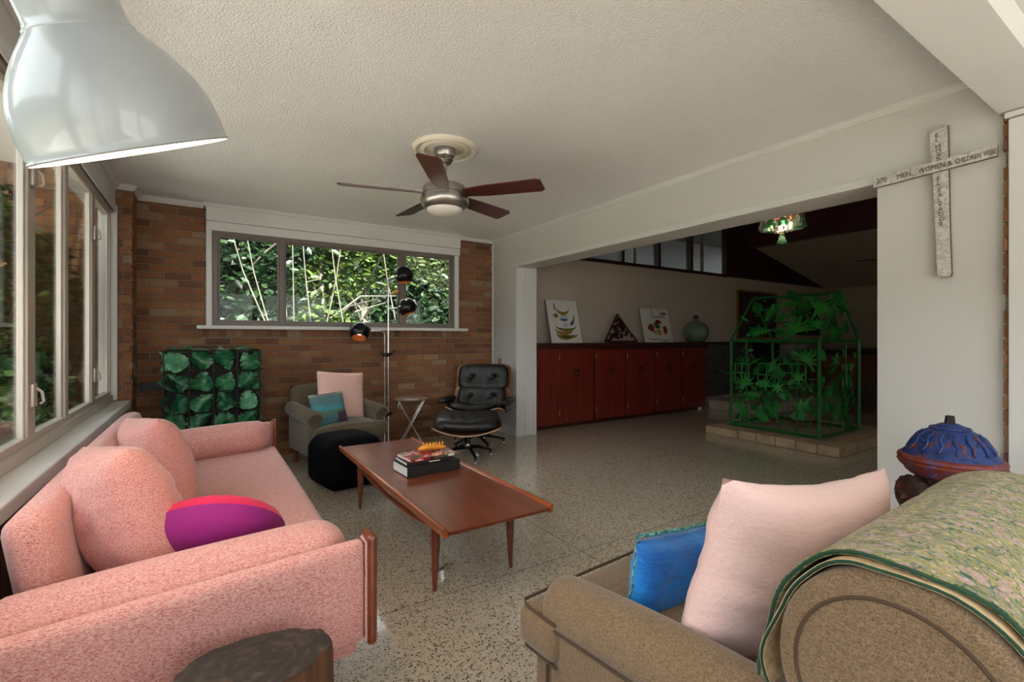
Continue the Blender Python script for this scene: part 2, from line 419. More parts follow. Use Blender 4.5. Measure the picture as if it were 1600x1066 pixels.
def axis_mat(o, d, up=None):
    """matrix taking +Z to direction d at origin o"""
    return Matrix.Translation(o) @ Vector(d).normalized().to_track_quat('Z', 'Y').to_matrix().to_4x4()

def pillow_bm(w, h, t, n=26, wr=.006, seed=0, pinch=.05, bend=0, fr=9, square=4, flatbottom=0):
    """cushion standing in the XZ plane, centre at the origin, thickness along y"""
    bm = NB(); off = Vector((seed*3.1, seed*1.7, seed*.9))
    def pt(i, j, s):
        u = -1+2*i/n; v = -1+2*j/n
        k = max(0, (1-abs(u)**square))*max(0, (1-abs(v)**square))
        th = t/2*k**.45
        x = w/2*u*(1-pinch*(1-v*v)); z = h/2*v*(1-pinch*(1-u*u))
        p = Vector((x, 0, z))
        nz = noise.fractal(Vector((x*fr, s*2.0, z*fr))+off, .8, 2.0, 3)
        edge = (max(abs(u), abs(v)))**3
        rad = noise.noise(Vector((math.atan2(v, u)*3.2, s*5, 0))+off)*edge
        y = s*(th+wr*nz*(k**.3)+wr*1.2*rad*k**.2)
        y += bend*(u*u)
        return Vector((p.x, y, p.z))
    grid = {}
    for s in (-1, 1):
        for i in range(n+1):
            for j in range(n+1):
                if i in (0, n) or j in (0, n):
                    if (0, i, j) not in grid:
                        a = pt(i, j, 1); a.y = bend*((-1+2*i/n)**2); grid[(0, i, j)] = bm.verts.new(a)
                    grid[(s, i, j)] = grid[(0, i, j)]
                else: grid[(s, i, j)] = bm.verts.new(pt(i, j, s))
        for i in range(n):
            for j in range(n):
                bm.faces.new((grid[(s,i,j)], grid[(s,i+1,j)], grid[(s,i+1,j+1)], grid[(s,i,j+1)]))
    return bm
def cushion_box(bm, x0, x1, y0, y1, z0, z1, puff=.02, r=.04, n=14, mat=None, seed=0, wr=.0):
    """upholstered block: rounded box with gently crowned faces"""
    cx, cy, cz = (x0+x1)/2, (y0+y1)/2, (z0+z1)/2; hx, hy, hz = (x1-x0)/2, (y1-y0)/2, (z1-z0)/2
    r = min(r, hx*.98, hy*.98, hz*.98)
    grid = {}; vs = []
    def ins(p):
        q = Vector((p[0]*hx, p[1]*hy, p[2]*hz))
        inner = Vector((max(-hx+r, min(hx-r, q.x)), max(-hy+r, min(hy-r, q.y)), max(-hz+r, min(hz-r, q.z))))
        d = q-inner
        if d.length > 1e-9: d = d.normalized()*r
        q = inner+d
        u, v, w = p
        q.x += puff*.6*u*(1-v*v)*(1-w*w) if abs(u) > .999 else 0
        q.y += puff*.6*v*(1-u*u)*(1-w*w) if abs(v) > .999 else 0
        q.z += puff*w*(1-u*u)*(1-v*v) if abs(w) > .999 else 0
        if wr: q += wr*noise.noise_vector(q*6+Vector((seed, 0, 0)))
        return Vector((cx+q.x, cy+q.y, cz+q.z))
    def warp(a):  # cluster samples to the edges
        return math.copysign(1-(1-abs(a))**1.8, a)
    def vert(p):
        k = tuple(round(c, 5) for c in p)
        if k not in grid: grid[k] = bm.verts.new(ins(p)); vs.append(grid[k])
        return grid[k]
    L = [warp(-1+2*i/n) for i in range(n+1)]
    for ax in range(3):
        for s in (-1, 1):
            for i in range(n):
                for j in range(n):
                    q = []
                    for (a, b) in ((L[i],L[j]),(L[i+1],L[j]),(L[i+1],L[j+1]),(L[i],L[j+1])):
                        p = [0,0,0]; p[ax] = s; p[(ax+1) % 3] = a; p[(ax+2) % 3] = b; q.append(vert(p))
                    bm.faces.new(q)
    if mat is not None: xf(vs, mat)
    return vs
def leg_taper(bm, x, y, z0, z1, r0, r1, dx=0, dy=0, n=14):
    tube(bm, [(x+dx, y+dy, z0), (x+dx*.5, y+dy*.5, (z0+z1)/2), (x, y, z1)], [r0, (r0+r1)/2*1.04, r1], n)

# ------------------------------------------------------------------ room constants
XR = 3.125; YF = 5.297; XL = -.52; XG = -.66; ZC = 2.44; ZH = 2.035; YO0 = 1.106; YO1 = 4.747; XR2 = 3.404
YB = -3.2; XD = 12.26
# floor
bm = NB(); box(bm, -.75, XD+.1, YB-.1, YF+.1, -.1, 0); struct(mesh_obj('floor', bm, M['terrazzo']))
# ceiling
bm = NB(); box(bm, -.75, XR+.02, .71, YF+.05, ZC, ZC+.12); struct(mesh_obj('ceiling', bm, M['popcorn']))
# dropped beam with a sloping face, and lower ceiling behind the camera
bm = NB()
prism(bm, [(.72, 2.445), (.62, 2.22), (.43, 2.22), (.40, 2.26), (.30, 2.27), (.26, 2.40), (.26, 2.56), (.72, 2.56)], 3.9, Matrix(((0,1,0,1.2),(1,0,0,0),(0,0,1,0),(0,0,0,1))))
struct(mesh_obj('trim_1', bm, M['white']))
bm = NB(); box(bm, -.75, XR2, YB, .27, 2.42, 2.54); struct(mesh_obj('ceiling', bm, M['white']))

# ---- brick generator
def bricks(bm, u0, u1, z0, z1, place, holes=(), bl=.197, bh=.0565, mt=.0095, depth=.03, seed=1, layer=None, jut=.004, soldier=None):
    """place(u, z, d) -> world point; d = outward distance from the mortar plane"""
    rnd = random.Random(seed); row = 0; z = z0
    pitch = bh+mt
    def one(a, b, c, d):
        j = rnd.uniform(-jut*.5, jut); tone = rnd.random()
        e = .0025
        q = []
        for (uu, zz, dd) in ((a,c,-depth),(b,c,-depth),(b,d,-depth),(a,d,-depth),(a,c,.007+j-e),(b,c,.007+j-e),(b,d,.007+j-e),(a,d,.007+j-e),(a+e,c+e,.007+j),(b-e,c+e,.007+j),(b-e,d-e,.007+j),(a+e,d-e,.007+j)):
            v = bm.verts.new(place(uu, zz, dd)); v[layer] = tone; q.append(v)
        for f in ((0,1,5,4),(1,2,6,5),(2,3,7,6),(3,0,4,7),(4,5,9,8),(5,6,10,9),(6,7,11,10),(7,4,8,11),(8,9,10,11)):
            bm.faces.new([q[k] for k in f])
    while z < z1-.01:
        zt = min(z+bh, z1)
        u = u0-(bl+mt)*((row % 2)*.5)+rnd.uniform(-.006, .006)
        while u < u1:
            a = max(u, u0); b = min(u+bl, u1)
            segs = [(a, b)]
            for (h0, h1, k0, k1) in holes:
                if z+bh*.5 > k0 and z+bh*.5 < k1:
                    ns = []
                    for (s0, s1) in segs:
                        if s1 <= h0 or s0 >= h1: ns.append((s0, s1))
                        else:
                            if s0 < h0: ns.append((s0, h0))
                            if s1 > h1: ns.append((h1, s1))
                    segs = ns
            for (s0, s1) in segs:
                if s1-s0 > .012: one(s0, s1, z, zt)
            u += bl+mt
        row += 1; z += pitch
    if soldier:
        (s0, s1, k0, k1) = soldier; u = s0
        while u < s1: one(u, min(u+bh, s1), k0, k1); u += pitch
def brick_wall(name, faces, mortar_boxes):
    bm = NB(); lay = bm.verts.layers.float.new('tone')
    for kw in faces: bricks(bm, layer=lay, **kw)
    nb = len(bm.faces)
    for b in mortar_boxes: box(bm, *b, mi=1)
    bm.faces.ensure_lookup_table()
    o = mesh_obj(name, bm, [M['brick'], M['mortar']])
    return o
# far brick wall with the window opening
WX0, WX1, WZ0, WZ1 = .0, 2.62, 1.275, 2.44
far = brick_wall('wall_far', [dict(u0=XL, u1=XR, z0=.0, z1=2.40, place=lambda u, z, d: (u, YF-d, z), holes=[(WX0, WX1, WZ0, WZ1), (-.03, 2.66, 1.19, 1.28)], seed=3, soldier=(-.03, 2.66, 1.195, 1.272))],
    [(XL, WX0, YF+.002, YF+.2, 0, ZC), (WX1, XR, YF+.002, YF+.2, 0, ZC), (WX0, WX1, YF+.002, YF+.2, 0, WZ0)])
struct(far)
# brick pier in the corner
pier = brick_wall('wall_left_pier', [
    dict(u0=4.992, u1=YF, z0=0, z1=2.40, place=lambda u, z, d: (XL+d, u, z), seed=5),
    dict(u0=-.625, u1=XL+.006, z0=.68, z1=2.40, place=lambda u, z, d: (u, 4.997-d, z), seed=6, bl=.1)],
    [(-.70, XL-.003, 5.0, YF+.1, 0, ZC)])
struct(pier)
# left wall: panelling below the sill, header above
bm = NB(); box(bm, -.72, -.555, YB, 4.99, 0, .61)
struct(mesh_obj('wall_left', bm, M['panelling']))
bm = NB(); box(bm, -.80, -.62, YB, 5.0, 2.235, ZC+.1); box(bm, -.62, -.608, YB, 4.99, 2.20, 2.26, .004); box(bm, -.72, -.605, 4.955, 4.99, .68, 2.26, .004)
struct(mesh_obj('trim_2', bm, M['white']))
bm = NB(); box(bm, -.72, -.52, YB, 4.99, .612, .67, .006)
struct(mesh_obj('trim_3', bm, M['white']))
# crown mouldings
def crown(pts, name, s=1.):
    """stepped cove swept along horizontal path; (x, y) points, interior to the left-hand normal"""
    bm = NB()
    prof = [(0,0),(0,-.045),(.008,-.045),(.010,-.036),(.022,-.028),(.03,-.014),(.036,-.010),(.036,0)]
    rings = []
    P2 = [Vector(p) for p in pts]
    for i, p in enumerate(P2):
        ds = []
        if i > 0: ds.append((P2[i]-P2[i-1]).normalized())
        if i < len(P2)-1: ds.append((P2[i+1]-P2[i]).normalized())
        nr = [Vector((-d.y, d.x)) for d in ds]
        if len(nr) == 2:
            n = (nr[0]+nr[1]); n = n/ (n.length_squared/2)
        else: n = nr[0]
        rings.append([bm.verts.new((p.x+n.x*a*s, p.y+n.y*a*s, ZC+b*s)) for a, b in prof])
    for A, B in zip(rings, rings[1:]):
        for k in range(len(prof)-1): bm.faces.new((A[k], A[k+1], B[k+1], B[k]))
    bm.faces.new(rings[0]); bm.faces.new(rings[-1])
    return struct(mesh_obj(name, bm, M['white']))
crown([(XR, YO0-.45), (XR, YF), (2.63, YF), (2.63, YF-.055), (.0, YF-.055), (.0, YF-.012)], 'trim_4', .85)
crown([(-.02, YF-.012), (XL+.012, YF-.012), (XL+.012, 4.985), (-.62, 4.985), (-.62, .72)], 'trim_5')
bm = NB(); box(bm, XR-.016, XR, YF-.016, YF, 0, 2.40, .004); struct(mesh_obj('trim_6', bm, M['white']))
# right wall with opening
bm = NB()
box(bm, XR, XR2, YO1, YF+.1, 0, ZC+.5); box(bm, XR, XR2, YO0, YO1, ZH, ZC+.5); box(bm, XR, XR2, YB, YO0, 0, ZC+.5)
struct(mesh_obj('wall_right', bm, M['wall']))
bm = NB()   # opening trim: header moulding, jamb strips
box(bm, XR-.014, XR, YO0, YO1+.012, ZH+.0, ZH+.018, .003); box(bm, XR-.008, XR, YO0, YO1+.02, ZH+.018, ZH+.045, .002)
box(bm, XR-.004, XR+.112, YO1-.012, YO1+.001, 0, ZH, .003); box(bm, XR+.112, XR+.24, YO1-.02, YO1+.001, .0, ZH, .003); box(bm, XR+.24, XR2+.004, YO1-.028, YO1+.001, 0, ZH, .003)
struct(mesh_obj('trim_7', bm, M['white']))
bm = NB(); box(bm, XR-.014, XR, YO1, YF-.01, 0, .10, .004); box(bm, XR-.012, XR+.10, YO1-.022, YO1-.010, 0, .10, .003)
struct(mesh_obj('baseboard_right', bm, M['white']))
# brick end strip and the bright white door edge at the right
st_ = brick_wall('wall_right_pier', [
    dict(u0=.590, u1=.606, z0=0, z1=2.2, place=lambda u, z, d: (XR-.022-d, u, z), seed=10, bl=.06, jut=.012)], [(XR-.022, XR+.0, .58, .600, 0, 2.22)])
struct(st_)
bm = NB(); box(bm, XR-.04, XR+.0, -.9, .589, .0, 2.185, .004); struct(mesh_obj('door_1', bm, M['white']))
bm = NB(); box(bm, XR-.05, XR+.0, YB, .60, 2.19, 2.215, .003); struct(mesh_obj('trim_8', bm, M['white']))

# ------------------------------------------------------------------ windows
def bar(bm, *a, bev=.004): box(bm, *a, bev)
# window_1 : left wall of casements
w1 = struct(thing('window_1', 'x', 'x')); del w1['label']; del w1['category']
posts = [4.95, 4.27, 3.53, 2.90, 2.22, 1.54, .86, .18, -.50, -1.18, -1.86, -2.54, -3.2]
bm = NB()
bar(bm, -.70, -.63, YB, 4.95, .67, .725); bar(bm, -.70, -.63, YB, 4.95, 2.185, 2.235)
mesh_obj('window_frame', bm, M['frame_alu'], w1)
for i, p in enumerate(posts):
    bm = NB(); wdt = .055 if i % 2 else .035
    bar(bm, -.682, -.645, p-wdt, p+wdt, .70, 2.21)
    mesh_obj('mullion', bm, M['frame_alu'], w1)
    if i % 2:
        for zz in ((.93, 1.9) if i != 3 else (.93, 1.9)):
            bm = NB(); box(bm, -.645, -.632, p-.03, p+.03, zz-.05, zz+.05, .004)
            tube(bm, [(-.632, p+.012, zz+.03), (-.615, p+.014, zz+.012), (-.610, p+.016, zz-.03), (-.622, p+.014, zz-.04)], .006, 6)
            mesh_obj('latch', bm, M['frame_alu'], w1, 40)
for a, b in zip(posts, posts[1:]):
    hi, lo = a-.05, b+.05
    bm = NB()
    bar(bm, -.685, -.645, lo-.006, hi+.006, .715, .755); bar(bm, -.685, -.645, lo-.006, hi+.006, 2.155, 2.20)
    bar(bm, -.676, -.654, lo-.006, lo+.022, .74, 2.17); bar(bm, -.676, -.654, hi-.022, hi+.006, .74, 2.17)
    mesh_obj('sash', bm, M['frame_alu'], w1)
    bm = NB(); box(bm, -.668, -.664, lo+.02, hi-.02, .745, 2.165); mesh_obj('pane', bm, M['glass'], w1)
# window_2 : far window
w2 = struct(bpy.data.objects.new('window_2', None)); COL.objects.link(w2)
y0, y1 = YF-.02, YF+.05
bm = NB()
bar(bm, .045, 2.565, y0, y1, 1.302, 1.34); bar(bm, .045, 2.565, y0, y1, 2.155, 2.195); bar(bm, .045, .095, y0, y1, 1.33, 2.16); bar(bm, 2.52, 2.565, y0, y1, 1.33, 2.16)
bar(bm, .622, .668, y0, y1, 1.33, 2.16); bar(bm, 1.872, 1.935, y0, y1, 1.33, 2.16)
mesh_obj('window_frame', bm, M['frame_grey'], w2)
for a, b, d in ((.095, .622, .006), (.668, 1.872, .02), (1.935, 2.52, .006)):
    bm = NB(); q = .018
    for bb in ((a, b, 1.338, 1.338+q), (a, b, 2.157-q, 2.157), (a, a+q, 1.35, 2.15), (b-q, b, 1.35, 2.15)):
        bar(bm, bb[0], bb[1], y0+d, y0+d+.03, bb[2], bb[3])
    mesh_obj('sash', bm, M['frame_grey'], w2)
    bm = NB(); box(bm, a+.01, b-.01, y0+d+.012, y0+d+.016, 1.345, 2.15); mesh_obj('pane', bm, M['glass'], w2)
bm = NB(); yy = YF-.055
bar(bm, .0, .047, yy+.02, YF+.1, 1.30, 2.20); bar(bm, 2.563, 2.62, yy+.02, YF+.1, 1.30, 2.20)
bar(bm, .0, 2.625, yy, YF+.1, 2.193, 2.278); box(bm, .0, 2.628, yy-.008, YF+.1, 2.281, 2.45, .002)
struct(mesh_obj('trim_9', bm, M['white']))
bm = NB(); bar(bm, -.073, 2.725, YF-.085, YF+.08, 1.268, 1.301, bev=.003); struct(mesh_obj('trim_10', bm, M['white']))

# ------------------------------------------------------------------ the next room
XX = 9.0
bm = NB()
box(bm, XR2, XD+.1, YF, YF+.15, 0, 2.34); struct(mesh_obj('wall_far_dining', bm, M['wall_dim']))
bm = NB(); box(bm, XD, XD+.12, YB, YF, 0, 2.5); struct(mesh_obj('wall_right_dining', bm, M['wall_dim']))
bm = NB(); box(bm, -.75, XD, YB-.12, YB, 0, .75); box(bm, -.75, XD, YB-.12, YB, 2.3, 3.4)
box(bm, -.75, -.3, YB-.12, YB, .75, 2.3); box(bm, 1.0, 1.3, YB-.12, YB, .75, 2.3); box(bm, 2.8, 5.0, YB-.12, YB, .75, 2.3); box(bm, 5.6, XD, YB-.12, YB, .75, 2.3)
struct(mesh_obj('wall_back', bm, M['wall']))  # unseen back wall; its openings are invented to let sun and sky in
def slab(name, p, th, m):
    bm = NB(); a = [bm.verts.new(v) for v in p]; b = [bm.verts.new((v[0], v[1], v[2]+th)) for v in p]
    bm.faces.new(a); bm.faces.new(b[::-1])
    for k in range(4): bm.faces.new((a[k], b[k], b[(k+1) % 4], a[(k+1) % 4]))
    return struct(mesh_obj(name, bm, m))
slab('ceiling', [(XX, YB, 3.02), (XD+.1, YB, 2.31), (XD+.1, YF+.1, 2.31), (XX, YF+.1, 3.02)], .1, M['wall_dim'])
slab('ceiling', [(XR2-.02, YB, 2.72), (XX, YB, 3.42), (XX, YF+.1, 3.42), (XR2-.02, YF+.1, 2.72)], .1, M['wall_dim'])
bm = NB(); box(bm, XX-.07, XX+.07, YB, YF, 2.95, 3.42, .004); struct(mesh_obj('trim_11', bm, M['beam']))
# dark vertical boards of the gable
bm = NB()
x = 8.25
while x < 12.1:
    xe = x+.14; zt0 = 3.45 if x < XX else 3.02-(x-XX)*.2178; zt1 = 3.45 if xe <= XX else 3.02-(xe-XX)*.2178
    prism(bm, [(x+.003, 2.325), (xe-.003, 2.325), (xe-.003, max(2.33, zt1)), (x+.003, max(2.33, zt0))], .05, T(0, YF+.03, 0)); x = xe
struct(mesh_obj('wall_gable', bm, M['trimdark']))
# clerestory glazing
w3 = struct(bpy.data.objects.new('window_3', None)); COL.objects.link(w3)
bm = NB(); box(bm, XR2, 8.25, YF-.03, YF+.08, 2.325, 2.375, .004)
for x in (3.45, 4.5, 5.45, 6.3, 7.15, 8.2): box(bm, x, x+.06, YF-.02, YF+.08, 2.37, 3.4)
mesh_obj('window_frame', bm, M['trimdark'], w3)
for a, b in ((3.51, 4.5), (4.56, 5.45), (5.51, 6.3), (6.36, 7.15), (7.21, 8.2)):
    bm = NB(); box(bm, a, b, YF+.01, YF+.016, 2.37, 3.4); mesh_obj('pane', bm, M['glass'], w3)
for x in (5.75, 7.5):
    bm = NB(); box(bm, x, x+.08, YF+.03, YF+.05, 2.38, 3.3); mesh_obj('light_post', bm, M['wall_dim'], w3)

bm = NB(); box(bm, 4.3, 12.5, YF+2.2, YF+2.3, 0, 3.6); struct(mesh_obj('porch_blackout_wall', bm, M['black']))  # black slab added outside so the clerestory panes stay dark
bm = NB(); box(bm, XR2+.1, 12.5, YF+.16, YF+2.3, 3.55, 3.62); struct(mesh_obj('porch_blackout_ceiling', bm, M['black']))  # black cover added to keep daylight out of the clerestory view
# ------------------------------------------------------------------ cabinets
edges = [3.854, 4.498, 5.108, 5.74, 6.356, 6.985]
yc = 4.87
places = ['beside the white opening jamb', 'second from the white jamb', 'under the triangle sculpture end, middle of the row', 'under the bright still life picture', 'beside the dark tiled panel']
for i in range(5):
    a, b = edges[i], edges[i+1]
    if i == 0: a = 3.44
    cb = thing('cabinet', 'red-brown wooden cabinet with round ring pull, '+places[i], 'cabinet', ((a+b)/2, 5.08, 0), 0, 'built-in cabinets under the long shelf')
    ox = -(a+b)/2; oy = -5.08
    def L(x0, x1, y0_, y1_, z0, z1, bev=0): return (x0+ox, x1+ox, y0_+oy, y1_+oy, z0, z1, bev)
    bm = NB(); box(bm, *L(a, b-.002, yc+.012, YF-.005, .05, 1.045)); mesh_obj('body', bm, M['mahogdark'] if i else M['mahog'], cb)
    bm = NB(); box(bm, *L(a, b-.002, yc+.05, YF-.005, 0, .05)); mesh_obj('toe_kick', bm, M['mahogdark'], cb)
    da = edges[i]+.018; db = b-.02
    bm = NB(); box(bm, *L(da, db, yc-.010, yc+.012, .062, 1.025, .003)); d = mesh_obj('door', bm, M['mahog'], cb)
    hx = [4.17, 4.808, 5.408, 6.04, 6.654][i]
    bm = NB(); n = 20
    tube(bm, [(hx+ox+.042*math.cos(2*PI*k/n), yc-.022+oy, .718+.042*math.sin(2*PI*k/n)) for k in range(n)], .007, 8, closed=True)
    lathe(bm, [(0,.012),(.014,.010),(.016,0)], 14, T(hx+ox, yc-.012+oy, .745) @ RM(PI/2, 'X'))
    mesh_obj('ring_pull', bm, M['darkiron'], d, 40)
    for zz in (.2, .93):
        bm = NB(); tube(bm, [(da+ox+.006, yc-.012+oy, zz-.03), (da+ox+.006, yc-.012+oy, zz+.03)], .006, 8); mesh_obj('hinge', bm, M['gold'], d, 40)
bm = NB(); box(bm, 3.41, 7.02, yc-.02, YF-.002, 1.047, 1.115, .003); box(bm, 7.02, XD-.02, YF-.12, YF-.002, 1.075, 1.115, .003)
tag(mesh_obj('countertop', bm, M['mahogdark']), 'long dark wooden counter top running over the cabinets', 'countertop')
bm = NB(); box(bm, 6.78, 6.86, yc-.004, yc+.01, .0, .048, .003); 
tag(mesh_obj('outlet_plate', bm, M['plaster'], loc=(0,-.004,0)), 'small cream outlet plate low at the cabinet base', 'outlet')
# mesh/tile panels right of the cabinets
pl = thing('tiled_panel', 'black grid tiled fireplace surround beside the last red cabinet', 'fireplace', (7.6, 5.0, 0))
bm = NB(); box(bm, -.60, -.08, -.08, -.03, .19, 1.07); box(bm, -.04, .9, -.05, 0, .19, 1.07); mesh_obj('tile_grid', bm, M['mesh'], pl)
bm = NB(); box(bm, .92, 1.9, -.02, .25, .19, 1.07); mesh_obj('firebox', bm, M['black'], pl)
bm = NB(); box(bm, -.585, 2.4, -.03, .28, 0, .185); mesh_obj('base', bm, M['stonetop'], pl)
hb = NB(); box(hb, 7.05, 9.6, 4.0, 4.86, 0, .16, .01)
tag(mesh_obj('hearth', hb, M['stonetop']), 'pale stone raised hearth in front of the black tiled panel', 'hearth')
# low dark wood sideboard at the right of the next room
sb = thing('sideboard', 'long dark wooden sideboard with black top behind the green playhouse', 'sideboard', (11.0, 4.2, 0))
bm = NB(); box(bm, -1.35, 1.2, -.45, .45, .28, .88, .01); mesh_obj('body', bm, M['teak'], sb)
bm = NB(); box(bm, -1.38, 1.22, -.48, .48, .88, .96, .008); mesh_obj('top', bm, M['black'], sb)
for x in (-1.25, 1.1):
    for y in (-.4, .4):
        bm = NB(); leg_taper(bm, x, y, 0, .28, .02, .03); mesh_obj('leg', bm, M['mahogdark'], sb, 40)
for k in range(3):
    bm = NB(); box(bm, -1.30+k*.83, -.52+k*.83, -.462, -.45, .32, .85, .003); mesh_obj('door', bm, M['mahog'], sb)
# framed pictures on the far wall
def framed(name, label, x0, x1, z0, z1, fm, pm, fw=.03):
    t_ = thing(name, label, 'picture', ((x0+x1)/2, YF-.01, z0)); w = (x1-x0)/2; h_ = z1-z0
    bm = NB()
    for b in ((-w, w, 0, fw), (-w, w, h_-fw, h_), (-w, -w+fw, fw, h_-fw), (w-fw, w, fw, h_-fw)): box(bm, b[0], b[1], -.03, .008, b[2], b[3], .003)
    mesh_obj('frame', bm, fm, t_)
    bm = NB(); box(bm, -w+fw, w-fw, -.012, .005, fw, h_-fw); mesh_obj('canvas', bm, pm, t_)
framed('framed_painting', 'dark brown painting in a thin gold frame behind the green playhouse', 8.53, 9.95, 1.17, 2.115, M['gold'], M['darkpic'])
framed('framed_picture', 'small black framed picture seen through the playhouse roof', 10.75, 11.75, 1.25, 1.87, M['black'], M['darkpic2'])
bm = NB(); box(bm, 9.75, 11.2, YF-.02, YF-.004, .62, 1.04, .004)
tag(mesh_obj('serving_hatch', bm, M['plaster']), 'pale rectangular panel under the shelf, seen through the playhouse', 'panel')
# distant ceiling fan of the next room
fz = thing('ceiling_fan', 'dark ceiling fan mostly hidden behind the white wall edge of the next room', 'ceiling fan', (9.9, 3.1, 2.80))
bm = NB(); lathe(bm, [(.0,-.33),(.10,-.33),(.13,-.30),(.13,-.22),(.05,-.19),(.02,-.17),(.02,.0),(.06,.03)], 20); mesh_obj('motor', bm, M['trimdark'], fz, 40)
for k in range(4):
    bm = NB(); box(bm, .12, .68, -.06, .06, -.272, -.262, .003, mat=RM(k*PI/2+.5, 'Z')); mesh_obj('blade', bm, M['blade'], fz)

# ---- things on the counter
ZT = 1.115
def leaning(name, label, cat, x0, x1, h_, yb, lean, strokes, fm=None):
    w = x1-x0
    t_ = thing(name, label, cat, ((x0+x1)/2, yb, ZT), 0); t_.rotation_euler = (-lean, 0, 0)
    bm = NB(); box(bm, -w/2, w/2, 0, .018, 0, h_, .003); b0 = mesh_obj('panel', bm, fm or M['paper'], t_)
    for nm, mt, shapes in strokes:
        bm = NB()
        for s in shapes: prism(bm, [(a*w/2, b*h_) for a, b in s], .0016, T(0, -.0012, 0))
        mesh_obj(nm, bm, mt, t_)
    return t_
def arc(cx, cy, rx, ry, a0, a1, w0=.05, n=14):
    rx *= 1.1; w0 *= 1.35
    o = []; i_ = []
    for k in range(n+1):
        f = k/n; a = R(a0+(a1-a0)*f); ww = w0*math.sin(PI*min(max(f, .04), .96))**.7
        o.append((cx+(rx+ww)*math.cos(a), cy+(ry+ww)*math.sin(a))); i_.append((cx+(rx-ww)*math.cos(a), cy+(ry-ww)*math.sin(a)))
    return o+i_[::-1]
def blob(cx, cy, rx, ry, seed=0, n=16):
    rr = random.Random(seed); return [(cx+rx*math.cos(2*PI*k/n)*rr.uniform(.65, 1.1), cy+ry*math.sin(2*PI*k/n)*rr.uniform(.65, 1.1)) for k in range(n)]
leaning('art_print', 'white art print with ochre and blue brushed figures leaning on the wall', 'picture', 3.93, 4.47, .62, 5.08, R(14), [
    ('ochre_strokes', M['ochre'], [arc(.0, .86, .42, .18, 190, 335, .03), arc(-.1, .34, .55, .12, 185, 350, .032), arc(-.05, .22, .5, .1, 150, 345, .04), blob(-.5, .63, .18, .06, 2), arc(-.42, .82, .1, .12, 120, 220, .03)]),
    ('olive_strokes', M['olivegreen'], [arc(.05, .40, .62, .1, 170, 360, .025), arc(.1, .2, .62, .06, 190, 350, .03), arc(.45, .62, .2, .14, 280, 380, .03)]),
    ('blue_wash', M['paleblue'], [blob(-.02, .57, .32, .09, 5), blob(.05, .42, .22, .05, 8)]),
    ('blue_strokes', M['blueink'], [blob(-.02, .54, .3, .035, 4), arc(.35, .58, .25, .14, 270, 350, .035)])])
# small white frame edge for the print
leaning('still_life_painting', 'unframed still life painting of fruit on white cloth, between sculpture and bottle', 'picture', 5.80, 6.45, .56, 5.10, R(13), [
    ('red_fruit', M['redpaint'], [blob(-.45, .42, .24, .14, 11)]), ('red_fruit', M['redpaint'], [blob(.12, .60, .30, .07, 12)]), ('red_fruit', M['redpaint'], [blob(.55, .38, .18, .14, 13)]),
    ('green_pears', M['leafpaint'], [blob(.02, .47, .22, .08, 14), blob(-.1, .55, .12, .05, 15)]),
    ('yellow_cup', M['yellowpaint'], [blob(.08, .30, .2, .12, 16), blob(-.22, .30, .1, .08, 17)]),
    ('grey_stroke', M['greypaint'], [arc(-.4, .2, .5, .12, 180, 330, .012)]), ('grey_stroke', M['greypaint'], [arc(.4, .18, .5, .14, 200, 340, .012)]), ('grey_stroke', M['greypaint'], [[(-.25,.75),(-.21,.75),(-.21,.99),(-.25,.99)]]), ('grey_stroke', M['greypaint'], [[(.32,.75),(.36,.75),(.36,.99),(.32,.99)]]), ('grey_stroke', M['greypaint'], [arc(.2, .7, .6, .05, 10, 170, .012)]), ('grey_stroke', M['greypaint'], [blob(.6, .85, .25, .08, 19)])])
# triangle sculpture
tr = thing('triangle_sculpture', 'pierced dark maroon metal triangle standing on the counter', 'sculpture', (5.24, 5.08, ZT+.006))
tr.rotation_euler = (R(-12), 0, 0)
bm = NB(); w, h_ = .335, .42
for p, q in (((-w, 0), (w, 0)), ((w, 0), (0, h_)), ((0, h_), (-w, 0))):
    tube(bm, [(p[0], 0, p[1]+.01), (q[0], 0, q[1]+.01)], .014, 6)
mesh_obj('frame', bm, M['maroon'], tr)
bm = NB(); rr = random.Random(3)
for k in range(46):
    z = rr.uniform(.02, h_*.86); half = w*(1-z/h_)*.9; x = rr.uniform(-half, half); a = rr.uniform(0, PI)
    prism(bm, [(c*.055*rr.uniform(.8, 1.2), s) for c, s in ((-1,0), (-.3,.016), (.3,.018), (1,0), (.3,-.016), (-.3,-.018))], .005, T(x, 0, z) @ RM(a, 'Y'))
mesh_obj('cutout_leaves', bm, M['maroon'], tr)
# green demijohn
dj = thing('glass_bottle', 'round green glass bottle with a short neck on the counter end', 'bottle', (7.0, 5.07, ZT))
bm = NB(); lathe(bm, [(0,.0),(.11,.0),(.15,.02),(.195,.09),(.212,.17),(.20,.25),(.15,.315),(.075,.35),(.045,.37),(.034,.40),(.036,.43),(.030,.43),(.028,.40),(.04,.365),(.145,.30),(.188,.24),(.2,.17),(.185,.10),(.14,.03),(0,.015)], 36); 
mesh_obj('body', bm, M['bottle'], dj, 60)
bm = NB(); lathe(bm, [(.03,.40),(.04,.40),(.044,.44),(.04,.455),(.0,.455)], 20); mesh_obj('neck_ring', bm, M['black'], dj, 60)

